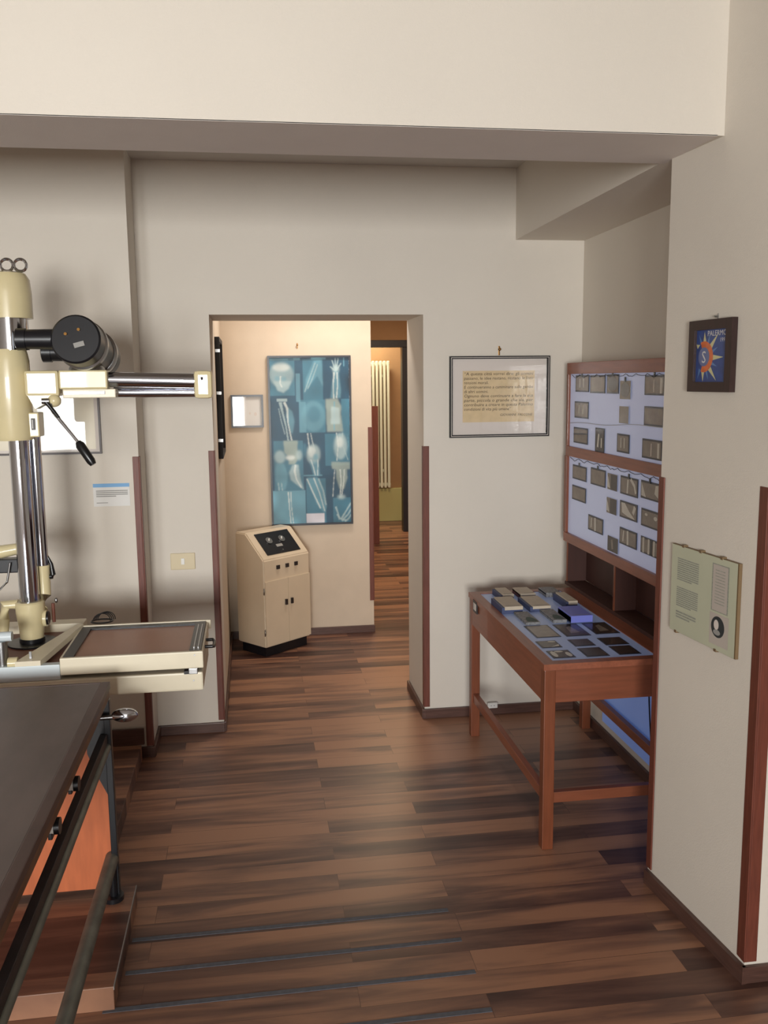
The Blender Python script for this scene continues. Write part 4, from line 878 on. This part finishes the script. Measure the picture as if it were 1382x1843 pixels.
# ------------------------------------------------------------------ X-ray column with arm and tube head
cx, cy = -0.800, 3.30
t = thing('xray_column', 'cream and chrome X-ray column with a horizontal arm and black tube head', 'x-ray machine', (cx, cy, CZ - 0.03))
part('main_tube', t, one('cyl', (cx, cy, 0.80), (cx, cy, 1.93), 0.034, 'chrome', seg=40), 'thick chrome tube')
part('rear_tube', t, one('cyl', (cx + 0.040, cy + 0.05, 0.97), (cx + 0.040, cy + 0.05, 1.60), 0.022, 'chrome', seg=32), 'thinner chrome tube')
def zc(y, yy=cy): return at(40, y, Y=yy).z
m = MB(); m.lathe((cx, cy, 1.918), (0, 0, 1), [(0, 0.074), (0.085, 0.074), (0.13, 0.070), (0.150, 0.058), (0.157, 0.03)], 'cream_enamel', seg=36); part('top_cap', t, m)
m = MB(); m.lathe((cx, cy, 1.812), (0, 0, 1), [(0, 0.056), (0.11, 0.056)], 'chrome', seg=36); part('upper_sleeve', t, m, 'wide chrome sleeve')
m = MB()
for dx in (0.0, 0.044): m.sweep([(cx - 0.0 + dx + 0.020 * math.cos(2 * PI * j / 24), cy, 2.096 + 0.020 * math.sin(2 * PI * j / 24)) for j in range(24)], 0.005, 'chrome', seg=8, closed=True)
part('eye_ring', t, m, 'pair of chrome rings on top')
m = MB(); m.lathe((cx - 0.014, cy, 1.505), (0, 0, 1), [(0, 0.062), (0.015, 0.068), (0.27, 0.066), (0.295, 0.062), (0.310, 0.058)], 'cream_enamel', seg=40); m.box((cx + 0.035, cy - 0.03, 1.515), (cx + 0.078, cy + 0.05, 1.60), 'cream_enamel', bev=0.005); car = part('carriage', t, m)
m = MB(); m.box((cx + 0.052, cy - 0.032, 1.54), (cx + 0.066, cy - 0.0295, 1.58), 'dark_steel'); m.box((cx + 0.056, cy - 0.033, 1.545), (cx + 0.058, cy - 0.031, 1.575), 'white_plastic'); part('scale_plate', car, m)
# arm
ay = cy - 0.03
m = MB(); m.box((-0.752, ay - 0.045, 1.655), (-0.640, ay + 0.045, 1.742), 'cream_enamel', bev=0.010); m.prism([(-0.745, ay - 0.043, 1.66), (-0.66, ay - 0.043, 1.66), (-0.690, ay - 0.043, 1.630), (-0.722, ay - 0.043, 1.612)], (0, 0.08, 0), 'cream_enamel'); m.box((-0.640, ay - 0.043, 1.678), (-0.480, ay + 0.045, 1.742), 'cream_enamel', bev=0.006); ah = part('arm_housing', t, m)
m = MB(); m.box((-0.625, ay - 0.046, 1.660), (-0.49, ay - 0.030, 1.671), 'chrome', bev=0.001); m.box((-0.63, ay - 0.04, 1.648), (-0.455, ay + 0.05, 1.678), 'cream_plate', bev=0.003); part('slide', ah, m, 'lower cream slide with chrome strip')
part('arm_tube', t, one('cyl', (-0.485, ay, 1.710), (-0.185, ay, 1.702), 0.026, 'chrome', seg=32), 'upper chrome arm tube')
part('arm_tube', t, one('cyl', (-0.470, ay + 0.03, 1.665), (-0.185, ay + 0.03, 1.662), 0.018, 'chrome', seg=32), 'lower chrome arm tube')
m = MB(); m.box((-0.192, ay - 0.033, 1.640), (-0.128, ay + 0.052, 1.738), 'cream_enamel', bev=0.016); m.cyl((-0.163, ay - 0.0335, 1.715), (-0.163, ay - 0.032, 1.705), 0.004, 'dark_steel', seg=8); part('end_cap', t, m)
# tube head: a housing lying front to back with two cable horns pointing left
f0 = Vector((-0.560, 3.13, 1.842)); f1 = Vector((-0.542, 3.46, 1.790)); ax = (f1 - f0).normalized(); Lh = (f1 - f0).length; Rh = 0.081
m = MB(); m.lathe(f0, ax, [(0, 0.055), (0.0, Rh - 0.006), (0.006, Rh), (Lh * 0.22, Rh), (Lh * 0.22, Rh - 0.004), (Lh - 0.05, Rh - 0.004), (Lh - 0.05, Rh), (Lh - 0.006, Rh), (Lh, Rh - 0.01)], 'black_enamel', seg=48); hd = part('tube_housing', t, m, 'black cylindrical tube housing')
m = MB()
for s_ in (0.26, 0.72): m.lathe(f0 + ax * Lh * s_, ax, [(0, Rh - 0.003), (0.004, Rh + 0.004), (0.024, Rh + 0.004), (0.028, Rh - 0.003)], 'steel', seg=48)
part('steel_band', hd, m, 'bright steel bands')
m = MB()
for dx, dz in ((-0.030, 0.016), (0.012, 0.030)): c = f0 + Vector((dx, 0, dz)); m.cyl(c - ax * 0.004, c + ax * 0.002, 0.005, 'brass', seg=12)
c = f0 + Vector((0.012, -0.006, -0.018)); m.box(c - Vector((0.017, 0.003, 0.008)), c + Vector((0.017, 0.0, 0.008)), 'print_grey', rot=Matrix.Rotation(math.radians(-15), 4, 'Y')); part('label_plate', hd, m, 'small grey plate and two screws')
for s_, lx in ((0.13, 0.165), (0.80, 0.145)):
    c = f0 + ax * Lh * s_ + Vector((0, 0, 0.008)); m = MB(); m.lathe(c, (-1, 0, 0.0), [(0.06, 0.034), (lx, 0.032), (lx, 0.036), (lx + 0.03, 0.036), (lx + 0.033, 0.03)], 'black_enamel', seg=28); part('cable_horn', hd, m)
m = MB(); m.lathe((-0.555, ay + 0.02, 1.738), (0, 0, 1), [(0, 0.062), (0.012, 0.060), (0.03, 0.045)], 'steel', seg=32); part('swivel', t, m, 'steel swivel')
# levers below the arm
m = MB(); l0 = Vector((-0.668, ay - 0.06, 1.640)); m.sphere(l0 + Vector((0.01, 0.02, 0.0)), 0.022, 'cream_enamel'); l1 = Vector((at(140, 795, Y=l0.y - 0.02).x, l0.y - 0.02, at(140, 795, Y=l0.y - 0.02).z)); l2 = at(168, 836, Y=l0.y - 0.03)
m.sweep([l0 + Vector((0.0, 0, -0.01)), l0 + Vector((0.006, 0, -0.035)), l1], [0.006, 0.006, 0.005], 'chrome', seg=10); m.sweep([l1, l1 + (l2 - l1) * 0.15, l2 - (l2 - l1) * 0.15, l2], [0.009, 0.016, 0.015, 0.011], 'black_plastic', seg=14); part('lever', t, m, 'chrome lever with black grip')
m = MB(); k0 = at(82, 722, Y=l0.y); k1 = at(106, 752, Y=l0.y - 0.01); m.cyl(k0 - Vector((0.012, 0, 0)), k0 + Vector((0.012, 0, 0)), 0.010, 'steel', seg=16); m.sweep([k0, k0 + (k1 - k0) * 0.3, k1], [0.010, 0.007, 0.005], 'black_plastic', seg=10); part('lever', t, m, 'short black lever')
# foot casting
m = MB(); m.lathe((cx, cy, 0.796), (0, 0, 1), [(0, 0.040), (0.035, 0.043), (0.10, 0.050), (0.13, 0.050), (0.135, 0.045)], 'cream_enamel', seg=36); m.sweep([(cx + 0.030, cy + 0.02, 0.90), (cx + 0.040, cy + 0.046, 0.94), (cx + 0.040, cy + 0.05, 0.98), (cx + 0.040, cy + 0.05, 1.02), (cx + 0.040, cy + 0.05, 1.05)], [0.026, 0.0245, 0.0245, 0.0245, 0.027], 'cream_enamel', seg=16)
m.sweep([(cx - 0.04, cy, 0.92), (cx - 0.085, cy, 0.92), (cx - 0.09, cy, 0.87), (cx - 0.10, cy, 0.80)], [0.018, 0.020, 0.018, 0.018], 'cream_enamel', seg=14); part('foot_casting', t, m)
m = MB(); m.cyl((cx + 0.044, cy, 0.865), (cx + 0.056, cy + 0.0, 0.865), 0.030, 'cream_enamel'); m.cyl((cx + 0.054, cy, 0.865), (cx + 0.062, cy, 0.865), 0.024, 'black_plastic'); part('knob', t, m, 'round black knob')
m = MB(); m.lathe((cx, cy, CZ - 0.03), (0, 0, 1), [(0, 0.085), (0.006, 0.085), (0.008, 0.044), (0.022, 0.044)], 'black_enamel', seg=28); part('base', t, m, 'black column base')
m = MB(); g0 = at(79, 1039, Y=cy + 0.05); g1 = at(94, 1037, Y=cy + 0.05); g2 = at(92, 1015, Y=cy + 0.05); g3 = at(83, 996, Y=cy + 0.05); m.sweep([g0, g1, g1 + Vector((.003, 0, .006)), g2, g3], [0.009, 0.010, 0.010, 0.007, 0.003], 'black_plastic', seg=12); part('crank_handle', t, m, 'curved black handle')
m = MB(); p = at(99, 1095, Y=cy + 0.05); m.cyl(p + Vector((-.006, 0, -.05)), p + Vector((-.006, 0, .02)), 0.006, 'red_brown'); m.sphere(p + Vector((0.006, 0, .03)), 0.010, 'steel', scale=(.6, .6, 1)); part('pedal_rod', t, m)
m = MB(); p = at(8, 1020, Y=cy); m.sweep([p + Vector((-.09, .05, .05)), p + Vector((-.02, .05, .045)), p + Vector((.04, .05, .055))], [0.022, 0.024, 0.02], 'cream_enamel', seg=14); m.box(p + Vector((-.1, .03, -.03)), p + Vector((.06, .08, .02)), 'black_enamel', bev=.004); m.sweep([p + Vector((-.03, .02, -.09)), p + Vector((.0, .02, -.06)), p + Vector((.015, .02, .01))], .004, 'steel'); part('side_bracket', t, m)
